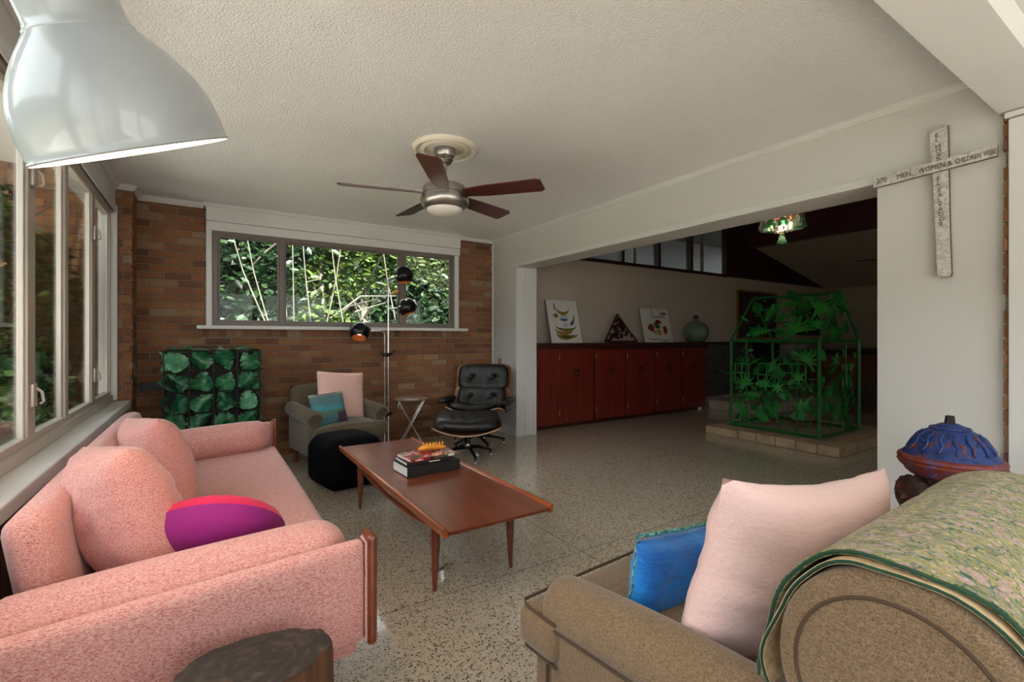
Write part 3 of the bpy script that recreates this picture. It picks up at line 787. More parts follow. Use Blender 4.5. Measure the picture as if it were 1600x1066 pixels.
# ------------------------------------------------------------------ stone platform and playhouse
pf = thing('stone_platform', 'low tan stone platform under the green playhouse', 'platform', (5.9, 2.9, 0))
bm = NB(); rr = random.Random(5)
x0, x1, y0, y1 = -.68, .95, -.74, .75
box(bm, x0+.02, x1-.02, y0+.02, y1-.02, 0, .096)
def rim(a0, a1, horiz, c0, c1, n):
    for k in range(n):
        p = a0+(a1-a0)*k/n; q = a0+(a1-a0)*(k+1)/n; j = rr.uniform(-.006, .006)
        if horiz: box(bm, p+.003, q-.003, c0+j, c1, 0, .10+j*.4, .012, 2)
        else: box(bm, c0+j, c1, p+.003, q-.003, 0, .10+j*.4, .012, 2)
rim(x0, x1, True, y0, y0+.2, 7); rim(y0+.2, y1, False, x0, x0+.2, 6)
mesh_obj('edging_stones', bm, M['stone'], pf)
bm = NB(); box(bm, x0+.2, x1-.02, y0+.2, y1-.02, .09, .102); mesh_obj('slab', bm, M['stonetop'], pf)
PX0, PX1, PY0, PY1 = 5.39, 6.33, 2.42, 3.41
ph = thing('playhouse_sculpture', 'green metal openwork playhouse covered in cut-out leaves on stone platform', 'sculpture', ((PX0+PX1)/2, (PY0+PY1)/2, .124))
W = (PX1-PX0)/2; D = (PY1-PY0)/2; E_ = 1.025; RZ = 1.56
bm = NB(); q = .014
def sq(bm, a, b, r=.014): tube(bm, [a, b], r*1.2, 4)
for sx in (-1, 1):
    for sy in (-1, 1): sq(bm, (sx*W, sy*D, 0), (sx*W, sy*D, E_), .016)
    sq(bm, (sx*W, -D, E_), (sx*W, D, E_)); sq(bm, (sx*W, -D, .015), (sx*W, D, .015))
for sy in (-1, 1):
    sq(bm, (-W, sy*D, E_), (W, sy*D, E_), .009); sq(bm, (-W, sy*D, .015), (W, sy*D, .015)); sq(bm, (-W, sy*D, E_), (0, sy*D, RZ)); sq(bm, (W, sy*D, E_), (0, sy*D, RZ))
sq(bm, (0, -D, RZ), (0, D, RZ))
mesh_obj('frame', bm, M['greenpaint'], ph)
def leaf_outline(kind, s, rr):
    if kind == 0:      # simple ovate
        return [(0,0), (.22*s,.2*s), (.3*s,.5*s), (.2*s,.8*s), (0,s), (-.2*s,.8*s), (-.3*s,.5*s), (-.22*s,.2*s)]
    if kind == 1:      # palm fan
        o = []
        for k in range(9):
            a = R(-20+k*27.5); o.append((math.cos(a)*s*rr.uniform(.85, 1), math.sin(a)*s)); a += R(13.7)
            if k < 8: o.append((math.cos(a)*s*.35, math.sin(a)*s*.35))
        return o+[(0,-.1*s)]
    if kind == 2:      # fern frond
        L_, Rr = [], []
        for k in range(7):
            y = s*k/7; w = s*.32*math.sin(PI*(k+1)/8)
            Rr += [(.02*s, y), (w, y+.12*s)]; L_ += [(-.02*s, y), (-w, y+.12*s)]
        return Rr+[(0, s*1.1)]+L_[::-1]
    if kind == 3:      # star flower
        o = []
        for k in range(12):
            a = 2*PI*k/12; r = s*.55*(1 if k % 2 else .4); o.append((r*math.cos(a), r*math.sin(a)))
        return o
    if kind == 4:      # narrow blade
        return [(0,0), (.08*s,.4*s), (.05*s,.9*s), (0,1.2*s), (-.06*s,.8*s), (-.08*s,.35*s)]
rr = random.Random(11); npart = 0
# placement surfaces: near wall (x=-W), gable (y=-D), far wall(s), roofs
roofl = Vector((W, 0, RZ-E_)); rl = roofl.length
def surf_mat(which, u, v, a):
    if which == 'L': return T(-W, u*D, v*E_) @ RM(PI/2, 'Z') @ RM(a, 'Y')
    if which == 'G': return T(u*W, -D, v*E_) @ RM(a, 'Y')
    if which == 'B': return T(u*W, D, v*E_) @ RM(a, 'Y')
    if which == 'Rr': return T(W, u*D, v*E_) @ RM(PI/2, 'Z') @ RM(a, 'Y')
    if which == 'RL': return T(-W, u*D, E_) @ RM(math.atan2(W, RZ-E_), 'Y') @ T(0, 0, v*rl) @ RM(PI/2, 'Z') @ RM(a, 'Y')
    if which == 'RR': return T(W, u*D, E_) @ RM(-math.atan2(W, RZ-E_), 'Y') @ T(0, 0, v*rl) @ RM(PI/2, 'Z') @ RM(a, 'Y')
    if which == 'GT': return T(u*W*(1-v)*.8, -D, E_+v*(RZ-E_)) @ RM(a, 'Y')
plan = [('L', 26), ('G', 20), ('B', 8), ('Rr', 8), ('RL', 22), ('RR', 6), ('GT', 8)]
for which, cnt in plan:
    for k in range(cnt):
        cols = 6 if which in ('L', 'RL') else 4
        u = -.82+1.64*((k % cols)+rr.uniform(.2, .8))/cols; v = .07+.86*((k//cols)+rr.uniform(.1, .9))/max(1, math.ceil(cnt/cols))
        kind = rr.choice([0, 0, 1, 2, 3, 4, 2]); s = rr.uniform(.11, .20)*(1.25 if which == 'RL' else 1)
        bm = NB(); prism(bm, leaf_outline(kind, s, rr), .004, surf_mat(which, u, min(v, .9), rr.uniform(-2.2, 2.2)) @ T(0, rr.uniform(-.02, .02), 0) @ RM(rr.uniform(-.25, .25), 'X'))
        mesh_obj('leaf', bm, M['greenlight'] if rr.random() < .55 else M['greenpaint'], ph); npart += 1
bm = NB()
for k in range(170):
    which = rr.choice(['L', 'L', 'L', 'G', 'G', 'B', 'Rr', 'RL', 'RL', 'GT'])
    prism(bm, leaf_outline(rr.choice([0, 4, 4, 2, 3]), rr.uniform(.05, .10), rr), .004, surf_mat(which, rr.uniform(-.9, .9), rr.uniform(.04, .92), rr.uniform(-3, 3)) @ T(0, rr.uniform(-.02, .02), 0) @ RM(rr.uniform(-.3, .3), 'X'))
mesh_obj('small_leaves', bm, M['greenpaint'], ph)['kind'] = 'stuff'
# curling stems
for which, u0, v0 in (('L', -.2, .04), ('L', .55, .04), ('L', .15, .5), ('L', -.6, .5), ('G', .1, .04), ('G', .5, .04), ('G', -.4, .04), ('RL', .3, .05), ('RL', -.4, .05), ('G', .75, .3), ('L', .8, .4), ('L', -.8, .04)):
    pts = []; a = PI/2+rr.uniform(-.4, .4); u, v = 0, 0
    for k in range(9):
        pts.append(surf_mat(which, u0, v0, 0) @ Vector((u, 0, v))); a += rr.uniform(-.6, .6); u += math.cos(a)*.05; v += abs(math.sin(a))*.06
    bm = NB(); tube(bm, pts, .006, 5); mesh_obj('stem', bm, M['greenpaint'], ph, 60)
def win_grid(which, u, v, w_, h_):
    bm = NB()
    for k in range(3):
        x = -w_/2+w_*k/2; tube(bm, [surf_mat(which, u, v, 0) @ Vector((x, 0, 0)), surf_mat(which, u, v, 0) @ Vector((x, 0, h_))], .008, 4)
        z = h_*k/2; tube(bm, [surf_mat(which, u, v, 0) @ Vector((-w_/2, 0, z)), surf_mat(which, u, v, 0) @ Vector((w_/2, 0, z))], .008, 4)
    mesh_obj('little_window', bm, M['greenlight'], ph)
win_grid('L', .12, .50, .2, .25); win_grid('L', .72, .52, .17, .22); win_grid('G', .35, .5, .2, .24); win_grid('L', -.45, .56, .28, .2)
for (a, b) in (((-W, D*.6, .0), (-W, D*.6, E_)), ((-W, -D*.55, .0), (-W, -D*.55, E_)), ((W*.3, -D, 0), (W*.3, -D, E_)), ((-W, -D, .55), (-W, D*.0, .55)), ((-W, D, .36), (-W, D*.3, .36))):
    bm = NB(); tube(bm, [a, b], .008, 4); mesh_obj('bar', bm, M['greenpaint'], ph)
for k in range(5):
    bm = NB(); prism(bm, leaf_outline(0, rr.uniform(.14, .22), rr), .004, T(-.25+.14*k, rr.uniform(-.3, .3), .02) @ RM(rr.uniform(0, 6), 'Z') @ RM(-PI/2+.2, 'X'))
    tag_ = mesh_obj('magenta_leaf', bm, M['pinkpaint'], ph); tag_['label'] = 'magenta painted leaf on the playhouse floor'

# ------------------------------------------------------------------ chandelier of insulators
ch = thing('insulator_chandelier', 'chandelier of green glass insulators on copper wire in the next room', 'chandelier', (4.29, 2.23, 2.25)); ch.scale = (.82, .82, .9)
bm = NB(); tube(bm, [(.2*math.cos(2*PI*k/24), .2*math.sin(2*PI*k/24), .0) for k in range(24)], .007, 6, closed=True)
tube(bm, [(.1*math.cos(2*PI*k/16), .1*math.sin(2*PI*k/16), .02) for k in range(16)], .006, 6, closed=True)
for k in range(3):
    a = k*2*PI/3; tube(bm, [(.2*math.cos(a), .2*math.sin(a), 0), (.03*math.cos(a), .03*math.sin(a), .3), (0,0,.55)], .004, 5)
for k in range(6):
    a = k*PI/3; tube(bm, [(.2*math.cos(a), .2*math.sin(a), .0), (.23*math.cos(a), .23*math.sin(a), .03), (.2*math.cos(a+.2), .2*math.sin(a+.2), .05), (.15*math.cos(a), .15*math.sin(a), .02)], .004, 5)
tube(bm, [(0,0,.02), (.015,0,-.08), (-.03,0,-.2)], .004, 5); tube(bm, [(0,0,.02), (.0,0.01,-.08), (.03,0,-.2)], .004, 5)
mesh_obj('wire_frame', bm, M['copperwire'], ch, 60)
def insul(x, y, z, s=1, m=None, bulb=False):
    bm = NB(); lathe(bm, [(0,.055*s),(.022*s,.05*s),(.028*s,.03*s),(.024*s,.02*s),(.034*s,.01*s),(.036*s,-.02*s),(.05*s,-.03*s),(.052*s,-.06*s),(.04*s,-.062*s),(.036*s,-.03*s),(.02*s,.0),(0,.02*s)], 16, T(x, y, z))
    o = mesh_obj('insulator', bm, m, ch, 60)
for k in range(9):
    a = 2*PI*k/9+.2; insul(.18*math.cos(a), .18*math.sin(a), -.045, 1.05, M['insul'] if k % 3 else M['clear'])
for k in range(3):
    a = 2*PI*k/3+.9; insul(.08*math.cos(a), .08*math.sin(a), -.07, 1, M['clear'])
insul(0, 0, -.2, .95, M['insul'])
for x, y in ((-.06, -.12), (.11, -.03), (-.1, .05)):
    bm = NB(); bmesh.ops.create_uvsphere(bm, u_segments=12, v_segments=8, radius=.016, matrix=T(x, y, -.09)); mesh_obj('bulb', bm, M['bulb'], ch, True)

# ------------------------------------------------------------------ ceiling fan
bm = NB(); lathe(bm, [(0,-.016),(.10,-.016),(.11,-.010),(.125,-.012),(.14,-.026),(.155,-.024),(.165,-.014),(.18,-.016),(.195,-.026),(.21,-.018),(.215,0)], 56)
tag(mesh_obj('ceiling_medallion', bm, M['plaster'], None, 50, (1.33, 2.87, ZC)), 'round cream plaster medallion on the ceiling above the fan', 'ceiling medallion')
fan = thing('ceiling_fan', 'brushed nickel ceiling fan with five dark wooden blades', 'ceiling fan', (1.32, 2.86, 0))
bm = NB(); lathe(bm, [(0,2.424),(.07,2.424),(.072,2.40),(.062,2.375),(.052,2.37),(.055,2.35),(.04,2.33),(.018,2.325),(.0,2.325)], 32); mesh_obj('canopy', bm, M['nickel'], fan, 40)
bm = NB(); tube(bm, [(0,0,2.33), (0,0,2.20)], .0125, 14); mesh_obj('down_rod', bm, M['nickel'], fan, 40)
bm = NB(); lathe(bm, [(0,2.225),(.02,2.225),(.028,2.20),(.10,2.19),(.135,2.175),(.15,2.15),(.152,2.125),(.146,2.12),(.146,2.112),(.154,2.108),(.16,2.085),(.155,2.06),(.13,2.035),(.118,2.03),(0,2.03)], 48); mesh_obj('motor_housing', bm, M['nickel'], fan, 40)
bm = NB(); lathe(bm, [(.118,2.034),(.112,2.018),(.085,2.000),(.045,1.990),(0,1.987)], 40); mesh_obj('light_dome', bm, M['domeglass'], fan, 60)
for k in range(5):
    a = R(22+72*k)
    bm = NB(); prof = [(.12,-.045),(.3,-.062),(.63,-.075),(.66,-.06),(.665,.05),(.645,.068),(.3,.062),(.12,.045)]
    up = [bm.verts.new((x, y, .0035)) for x, y in prof]; dn = [bm.verts.new((x, y, -.0035)) for x, y in prof]
    bm.faces.new(up); bm.faces.new(dn[::-1])
    for i in range(len(prof)): bm.faces.new((up[i], dn[i], dn[(i+1) % len(prof)], up[(i+1) % len(prof)]))
    b = mesh_obj('blade', bm, M['blade'], fan, False, (0,0,2.128), Euler((R(-13), 0, a)))
    bm = NB(); box(bm, .10, .19, -.03, .03, .0036, .010, .002); mesh_obj('blade_bracket', bm, M['nickel'], b)

# ------------------------------------------------------------------ pendant lamp (near the camera)
rimc = Vector((-.134, 1.377, 1.607)); nrm = Vector((.356, .278, -.892)).normalized()
pen = thing('pendant_lamp', 'large glossy grey-white metal lamp shade hanging near the window', 'lamp', rimc)
pen.rotation_euler = (-nrm).to_track_quat('Z', 'Y').to_euler()
prof = [(.190,.0),(.1935,.003),(.1905,.007),(.1905,.02),(.1905,.045),(.187,.075),(.180,.105),(.168,.135),(.152,.163),(.133,.190),(.113,.214),(.0945,.236)]
bm = NB(); inner = [(r-.003, z) for r, z in prof]
lathe(bm, prof, 72); mesh_obj('shade', bm, M['enamel'], pen, 60)
bm = NB(); lathe(bm, [(.1895,.0)]+[(max(.01, r-.004), z+.001) for r, z in prof[3:]]+[(0,.236)], 72); mesh_obj('shade_lining', bm, M['enamel_in'], pen, 60)
bm = NB(); lathe(bm, [(.0965,.232),(.0965,.238),(.0925,.242),(.089,.256),(.088,.285),(.0875,.33),(.084,.40),(.06,.43),(.012,.44),(0,.44)], 48); mesh_obj('neck_cap', bm, M['enamel'], pen, 50)
bm = NB(); bmesh.ops.create_uvsphere(bm, u_segments=20, v_segments=12, radius=.035, matrix=T(0,0,.12)); mesh_obj('bulb', bm, M['bulb'], pen, True)
lt = (-nrm)*.435+rimc
bm = NB(); tube(bm, [lt, lt+Vector((-.035,-.02,.08)), (lt.x-.05, lt.y-.03, 2.2), (lt.x-.05, lt.y-.03, ZC)], .012, 10)
c_ = mesh_obj('stem', bm, M['enamel'], None, True); c_.parent = pen; c_.matrix_parent_inverse = Matrix.Identity(4)
bpy.context.view_layer.update(); c_.matrix_parent_inverse = pen.matrix_world.inverted()

# ------------------------------------------------------------------ pink sofa
so = thing('sofa', 'long pink tweed sofa with slim wooden arm edges under the window sill', 'sofa', (0, 2.6, 0))
OY = -2.6
RAKE = Matrix(((1,0,0,0),(0,1,0,0),(.058,0,1,-.023),(0,0,0,1)))
def S(bm, x0, x1, y0, y1, z0, z1, **k): cushion_box(bm, x0, x1, y0+OY, y1+OY, z0, z1, mat=RAKE, **k)
bm = NB(); S(bm, -.46, .385, 1.44, 3.79, .235, .335, r=.02, puff=.0, n=8); mesh_obj('base_frame', bm, M['pink'], so, True)
bm = NB(); S(bm, -.36, .415, 1.50, 3.745, .325, .425, r=.03, puff=.014); mesh_obj('seat_cushion', bm, M['pink'], so, True)
# back: leaning slab
bm = NB(); cushion_box(bm, -.055, .055, 1.70+OY, 3.80+OY, 0, .40, r=.045, puff=.012, mat=T(-.335, 0, .325) @ RM(R(-9), 'Y')); mesh_obj('backrest', bm, M['pink'], so, True)
for nm, ya, yb_ in (('near', 1.405, 1.455), ('far', 3.775, 3.825)):
    bm = NB(); S(bm, -.45, .395, ya, yb_, .285, .585, r=.022, puff=.004, n=12); mesh_obj('arm_panel', bm, M['pink'], so, True)
    s = 1 if nm == 'near' else -1
    yc_ = (yb_+.10) if s > 0 else (ya-.10)
    bm = NB(); S(bm, -.47 if s > 0 else -.40, .365, yc_-.095, yc_+.095, .42, .618, r=.085, puff=.01, n=16); mesh_obj('arm_bolster', bm, M['pink'], so, True)
    bm = NB(); box(bm, .398, .428, ya+OY-.012, yb_+OY+.012, .275, .60, .013, 4); mesh_obj('wooden_arm_edge', bm, M['teak'], so, True)
    bm = NB(); tube(bm, [(.397, ya+OY, .29), (.397, ya+OY, .58), (.397, yb_+OY, .58)], .005, 6); mesh_obj('piping', bm, M['pink'], so, True)
for x in (-.38, .33):
    for y in (1.85, 2.6, 3.68):
        bm = NB(); leg_taper(bm, x, y+OY, 0, .24, .012, .022, .02 if x > 0 else -.02, 0); mesh_obj('leg', bm, M['teak'], so, True)
def pil(name, label, loc, size, rot, m, cat='cushion', group=None, **k):
    bm = pillow_bm(size[0], size[1], size[2], **k)
    o = mesh_obj(name, bm, m, None, 70); o.location = loc; o.rotation_euler = rot
    return tag(o, label, cat, group)
pil('back_cushion', 'big pink tweed cushion slumped on the sofa nearest the round magenta one', (-.215, 1.955, .615), (.52, .46, .25), Euler((R(14), R(-7), R(-70))), M['pink_pillow'], wr=.015, seed=2, pinch=.03, square=2.6)
pil('back_cushion', 'pink tweed cushion behind the larger one, toward the monstera planter', (-.19, 2.74, .605), (.52, .44, .22), Euler((R(16), R(-5), R(-72))), M['pink_pillow'], wr=.009, seed=5, pinch=.03, square=2.6)
# round magenta / hot pink cushion
rc = thing('round_cushion', 'round velvet cushion, purple magenta below and hot pink on top', 'cushion', (.030, 1.85, .540))
RCD = Vector((-.16, -.66, -.72)).normalized()
rc.rotation_euler = RCD.to_track_quat('Z', 'Y').to_euler()
def dome(s_, m, nm, th, Rr=.205):
    bm = NB(); prof = []
    for k in range(17):
        f = k/16; prof.append((Rr*f, s_*th*(max(0, 1-f**2.6))**.55))
    lathe(bm, prof, 72)
    for v in bm.verts:
        a = math.atan2(v.co.y, v.co.x); rr_ = math.hypot(v.co.x, v.co.y)/Rr
        v.co.z += s_*.0035*math.sin(a*22)*(rr_**3)*(1-rr_)*4
    return mesh_obj(nm, bm, m, rc, 70)
dome(1, M['magenta'], 'purple_panel', .11); dome(-1, M['hotpink'], 'pink_panel', .075)
bm = NB(); tube(bm, [(.02, .11, .078), (.0, .03, .0935), (.02, -.05, .0925)], .0022, 6); mesh_obj('zip_seam', bm, M['magenta'], rc, True)

# ------------------------------------------------------------------ tree stump stool
stp = thing('stump_stool', 'dark polished tree stump stool beside the near pink sofa arm', 'stool', (.078, 1.205, 0))
bm = NB(); n = 72; zt = .452
def srad(a, z): 
    r = .142*(1+.10*math.cos(a-.4)+.05*math.sin(3*a+1)+.035*noise.noise(Vector((math.cos(a)*3, math.sin(a)*3, 0)))*2+.012*math.sin(17*a))
    return r*(1+.22*(1-z/zt)**2)
rings = []
for z in (0, .1, .2, .3, .38, zt-.012, zt):
    rings.append([bm.verts.new((1.12*srad(2*PI*k/n, z)*math.cos(2*PI*k/n)*(.97 if z == zt else 1), .80*srad(2*PI*k/n, z)*math.sin(2*PI*k/n)*(.97 if z == zt else 1), z)) for k in range(n)])
for A, B in zip(rings, rings[1:]):
    for k in range(n): bm.faces.new((A[k], A[(k+1) % n], B[(k+1) % n], B[k]))
mesh_obj('bark', bm, M['barkside'], stp, 60)
bm = NB(); prev = None; cap = []
for f in (1, .8, .6, .4, .2, .02):
    rg = [bm.verts.new((1.12*.97*f*srad(2*PI*k/n, zt)*math.cos(2*PI*k/n), .8*.97*f*srad(2*PI*k/n, zt)*math.sin(2*PI*k/n), zt+.001)) for k in range(n)]
    if prev:
        for k in range(n): bm.faces.new((prev[k], prev[(k+1) % n], rg[(k+1) % n], rg[k]))
    prev = rg
bm.faces.new(prev); mesh_obj('top', bm, M['stumptop'], stp, 60)

# ------------------------------------------------------------------ coffee table
ct = thing('coffee_table', 'long low teak coffee table with raised side lips and tapered legs', 'table', (1.108, 2.71, 0))
hw, hl = .27, .915
bm = NB(); box(bm, -hw, hw, -hl, hl, .358, .378, .004); mesh_obj('tabletop', bm, M['teak'], ct)
for s in (-1, 1):
    bm = NB(); pr = [(s*(hw-.012), .352), (s*(hw+.012), .352), (s*(hw+.018), .388), (s*(hw+.006), .390), (s*(hw-.004), .380), (s*(hw-.012), .378)]
    a = [bm.verts.new((x, -hl, z)) for x, z in pr]; b = [bm.verts.new((x, hl, z)) for x, z in pr]
    bm.faces.new(a); bm.faces.new(b[::-1])
    for k in range(6): bm.faces.new((a[k], b[k], b[(k+1) % 6], a[(k+1) % 6]))
    mesh_obj('side_lip', bm, M['teaklip'], ct)
    bm = NB(); tube(bm, [(s*.208, -.64, .30), (s*.208, -.4, .262), (s*.208, 0, .25), (s*.208, .4, .262), (s*.208, .62, .30)], [.017, .014, .013, .014, .017], 8); mesh_obj('side_rail', bm, M['teak'], ct, True)
    bm = NB(); box(bm, s*.19-.01, s*.19+.01, -.66, .62, .325, .358, .003); mesh_obj('apron', bm, M['teak'], ct)
for y in (-.655, .62):
    bm = NB(); tube(bm, [(-.2, y, .315), (0, y, .335), (.2, y, .315)], .013, 8); mesh_obj('cross_rail', bm, M['teak'], ct, True)
    for s in (-1, 1):
        bm = NB(); tube(bm, [(s*.212, y, 0), (s*.209, y, .09), (s*.207, y, .22), (s*.207, y, .30), (s*.207, y, .358)], [.0095, .015, .0215, .022, .020], 16); mesh_obj('leg', bm, M['teak'], ct, True)
# books
def book(name, label, loc, rz, l, d, th, cover, text=None):
    t_ = thing(name, label, 'book', loc, rz, None)
    bm = NB(); box(bm, -l/2+.004, l/2-.003, -d/2+.004, d/2-.003, .003, th-.003); mesh_obj('pages', bm, M['pages'], t_)
    bm = NB(); box(bm, -l/2, l/2, -d/2, d/2, 0, .003, .001); box(bm, -l/2, l/2, -d/2, d/2, th-.003, th, .001); box(bm, -l/2, l/2, -d/2-.003, -d/2+.003, 0, th, .002); mesh_obj('cover', bm, cover, t_)
    return t_
RB = R(3)
b1 = book('book', 'thick black hardback book at the bottom of the stack', (1.135, 2.725, .379), RB, .345, .22, .058, M['black'])
b2 = book('book', 'thin dark book in the middle of the stack on the coffee table', (1.125, 2.735, .4375), R(1), .30, .19, .020, M['black'])
b3 = book('book', 'glossy floral covered book with green spine on top of the stack', (1.145, 2.735, .4580), R(5), .315, .195, .018, M['cover'])
bm = NB(); box(bm, .0, .155, -.1015, -.1, .004, .014); s_ = mesh_obj('spine_band', bm, M['leafpaint'], b3)
bm = NB(); box(bm, -.13, -.08, -.1018, -.1, .006, .011); box(bm, .09, .13, -.1025, -.1, .004, .015); mesh_obj('spine_marks', bm, M['paper'], b3)
bm = NB(); box(bm, -.01, .06, -.0993, -.0975, .007, .012); mesh_obj('spine_marks', bm, M['paper'], b2)
# orange ornament: knobbly carved leaf / lizard-like piece
on = thing('orange_ornament', 'small spiky orange-yellow ornament lying on the top book', 'ornament', (1.19, 2.77, .4765), R(-5))
bm = NB(); 
tube(bm, [(-.085,0,.014), (-.06,.004,.02), (-.02,-.004,.024), (.03,.004,.022), (.07,0,.018), (.09,0,.012)], [.010,.017,.021,.020,.016,.008], 12)
mesh_obj('body', bm, M['orange'], on, True)
bm = NB()
for k in range(7):
    x = -.05+k*.02; lathe(bm, [(.008,0),(.006,.01),(0,.022)], 8, T(x, rr.uniform(-.004,.004), .036) @ RM(rr.uniform(-.4,.4), 'X'))
for k in range(5):
    for s in (-1, 1): lathe(bm, [(.007,0),(.004,.012),(0,.024)], 8, T(-.05+k*.028, s*.014, .016) @ RM(-s*1.3, 'X'))
mesh_obj('spikes', bm, M['orange'], on, True)
# clear stray plastic under the table
cl = thing('clear_acrylic_piece', 'small clear acrylic wedge on the floor under the coffee table', 'ornament', (.985, 2.23, 0), R(20))
bm = NB(); prism(bm, [(-.03,0),(.03,0),(.035,.075),(.02,.085)], .04); mesh_obj('wedge', bm, M['clear'], cl)

# ------------------------------------------------------------------ pouf
bm = NB(); cushion_box(bm, -.235, .235, -.235, .235, .004, .395, r=.10, puff=.02, n=20)
pf_ = mesh_obj('pouf', bm, M['navy'], None, True, (.955, 3.99, 0), (0, 0, R(12)))
tag(pf_, 'black-navy velvet cube pouf in front of the olive armchair', 'pouf')

# ------------------------------------------------------------------ olive armchair
ac = thing('armchair', 'small olive tweed armchair with rolled arms against the brick wall', 'armchair', (1.045, 4.66, 0), R(10)); ac.scale = (.93, .93, .96)
bm = NB(); cushion_box(bm, -.34, .34, -.30, .38, .15, .31, r=.03, puff=.0, n=10); mesh_obj('base', bm, M['olive'], ac, True)
bm = NB(); cushion_box(bm, -.28, .28, -.36, .24, .30, .43, r=.04, puff=.03, n=14)
cushion_box(bm, -.365, .365, -.40, -.30, .30, .43, r=.045, puff=.012, n=12); mesh_obj('seat_cushion', bm, M['olive'], ac, True)
bm = NB(); cushion_box(bm, -.33, .27, -.07, .07, 0, .43, r=.055, puff=.02, n=14, mat=T(0, .27, .33) @ RM(R(-14), 'X')); mesh_obj('backrest', bm, M['olive'], ac, True)
for s in (-1, 1):
    bm = NB(); cushion_box(bm, s*.32-.05, s*.32+.05, -.28, .34, .15, .50, r=.03, puff=.0, n=8)
    tube(bm, [(s*.335, -.30, .50), (s*.335, -.29, .505), (s*.335, .34, .54)], [.055, .072, .07], 20); mesh_obj('arm', bm, M['olive'], ac, 50)
    bm = NB(); tube(bm, [(s*.335+.05*math.cos(2*PI*k/20), -.302, .50+.05*math.sin(2*PI*k/20)) for k in range(20)], .004, 6, closed=True); mesh_obj('arm_piping', bm, M['olive'], ac, True)
    for y in (-.29, .33):
        bm = NB(); tube(bm, [(s*.30, y, 0), (s*.295, y, .15)], [.018, .03], 4); mesh_obj('leg', bm, M['teak'], ac)
pil('throw_cushion', 'plain blush pink square cushion on the olive armchair', (1.075, 4.66, .635), (.46, .46, .15), Euler((R(-13), R(5), R(10))), M['blush'], wr=.006, seed=8, pinch=.05)
pil('throw_cushion', 'teal and purple patchwork cushion in front of the blush one', (.925, 4.475, .54), (.31, .31, .12), Euler((R(-20), R(-4), R(10))), M['patch'], wr=.004, seed=9, pinch=.05)

# ------------------------------------------------------------------ floor lamp
fl = thing('floor_lamp', 'tall chrome floor lamp with three black globe heads', 'lamp', (1.672, 5.08, 0))
bm = NB(); lathe(bm, [(0,.025),(.10,.022),(.13,.012),(.135,0),(0,0)], 36); mesh_obj('base', bm, M['blackmetal'], fl, 40)
bm = NB(); tube(bm, [(0,0,.02), (0,0,1.83)], .009, 12); mesh_obj('tall_pole', bm, M['chrome'], fl, True)
bm = NB(); tube(bm, [(-.045,-.01,.02), (-.045,-.01,1.22), (-.052,-.012,1.245), (-.075,-.015,1.255), (-.16,-.03,1.256)], .009, 12); mesh_obj('short_pole', bm, M['chrome'], fl, True)
for z in (1.0, .35):
    bm = NB(); box(bm, -.06, .015, -.02, .01, z-.02, z+.02, .005); lathe(bm, [(0,.0),(.018,.0),(.018,.014),(0,.014)], 14, T(.02, -.02, z+.01) @ RM(PI/2, 'Y')); mesh_obj('clamp', bm, M['blackmetal'], fl, 40)
bm = NB(); tube(bm, [(-.05,-.02,1.0), (-.09,-.03,1.03), (-.10,-.03,.99), (-.06,-.02,.985)], .005, 6); tube(bm, [(.02,-.02,1.01), (.07,-.03,1.05)], .006, 6); mesh_obj('cord_loop', bm, M['blackmetal'], fl, True)
bm = NB(); tube(bm, [(.0,-.0,1.655), (.05,-.02,1.675)], .006, 8); tube(bm, [(.05,-.02,1.675), (.10,-.03,1.70)], .02, 10); mesh_obj('orange_knob', bm, M['copper'], fl, 40)
def globe(c, aim, armfrom):
    bm = NB(); c = Vector(c); m_ = axis_mat(c, aim)
    prof = [(.105*math.sin(R(a)), -.105*math.cos(R(a))) for a in range(0, 139, 6)]
    prof[0] = (0, prof[0][1])
    lathe(bm, prof, 32, m_); h_ = mesh_obj('globe_shade', bm, M['blackmetal'], fl, 60)
    bm = NB(); prof2 = [(.101*math.sin(R(a)), -.101*math.cos(R(a))) for a in range(0, 139, 6)]; prof2[0] = (0, prof2[0][1])
    lathe(bm, prof2+[(.0715,.078)], 32, m_); mesh_obj('copper_lining', bm, M['copper'], h_, 60)
    bm = NB(); d_ = (Vector(armfrom)-c).normalized(); tube(bm, [armfrom, c+d_*.10], .008, 8)
    st = []; side = d_; ax = Vector(aim).normalized(); up_ = ax.cross(side).normalized()
    for k in range(-5, 6):
        a = k*.16; st.append(c+(side*math.cos(a)+up_*math.sin(a))*.108)
    tube(bm, st, .008, 6); mesh_obj('swivel_arm', bm, M['chrome'], h_, True)
    bm = NB(); bmesh.ops.create_uvsphere(bm, u_segments=12, v_segments=8, radius=.03, matrix=T(*(c+ax*.01))); mesh_obj('bulb', bm, M['bulbdim'], h_, True)
    l = bpy.data.lights.new('globe_light', 'SPOT'); l.energy = 2.2; l.color = (1,.78,.55); l.spot_size = R(100); l.spot_blend = .5; l.shadow_soft_size = .03
    lo = bpy.data.objects.new('globe_light', l); COL.objects.link(lo); lo.parent = h_; lo.location = c+ax*.06; lo.rotation_euler = (-ax).to_track_quat('Z', 'Y').to_euler()
globe((.165, -.03, 1.875), (.05, -.1, -1), (0, 0, 1.83))
globe((.20, -.03, 1.525), (.30, -.25, -1), (0, 0, 1.50))
globe((-.315, -.03, 1.25), (-.2, -.45, -.75), (-.16, -.03, 1.256))
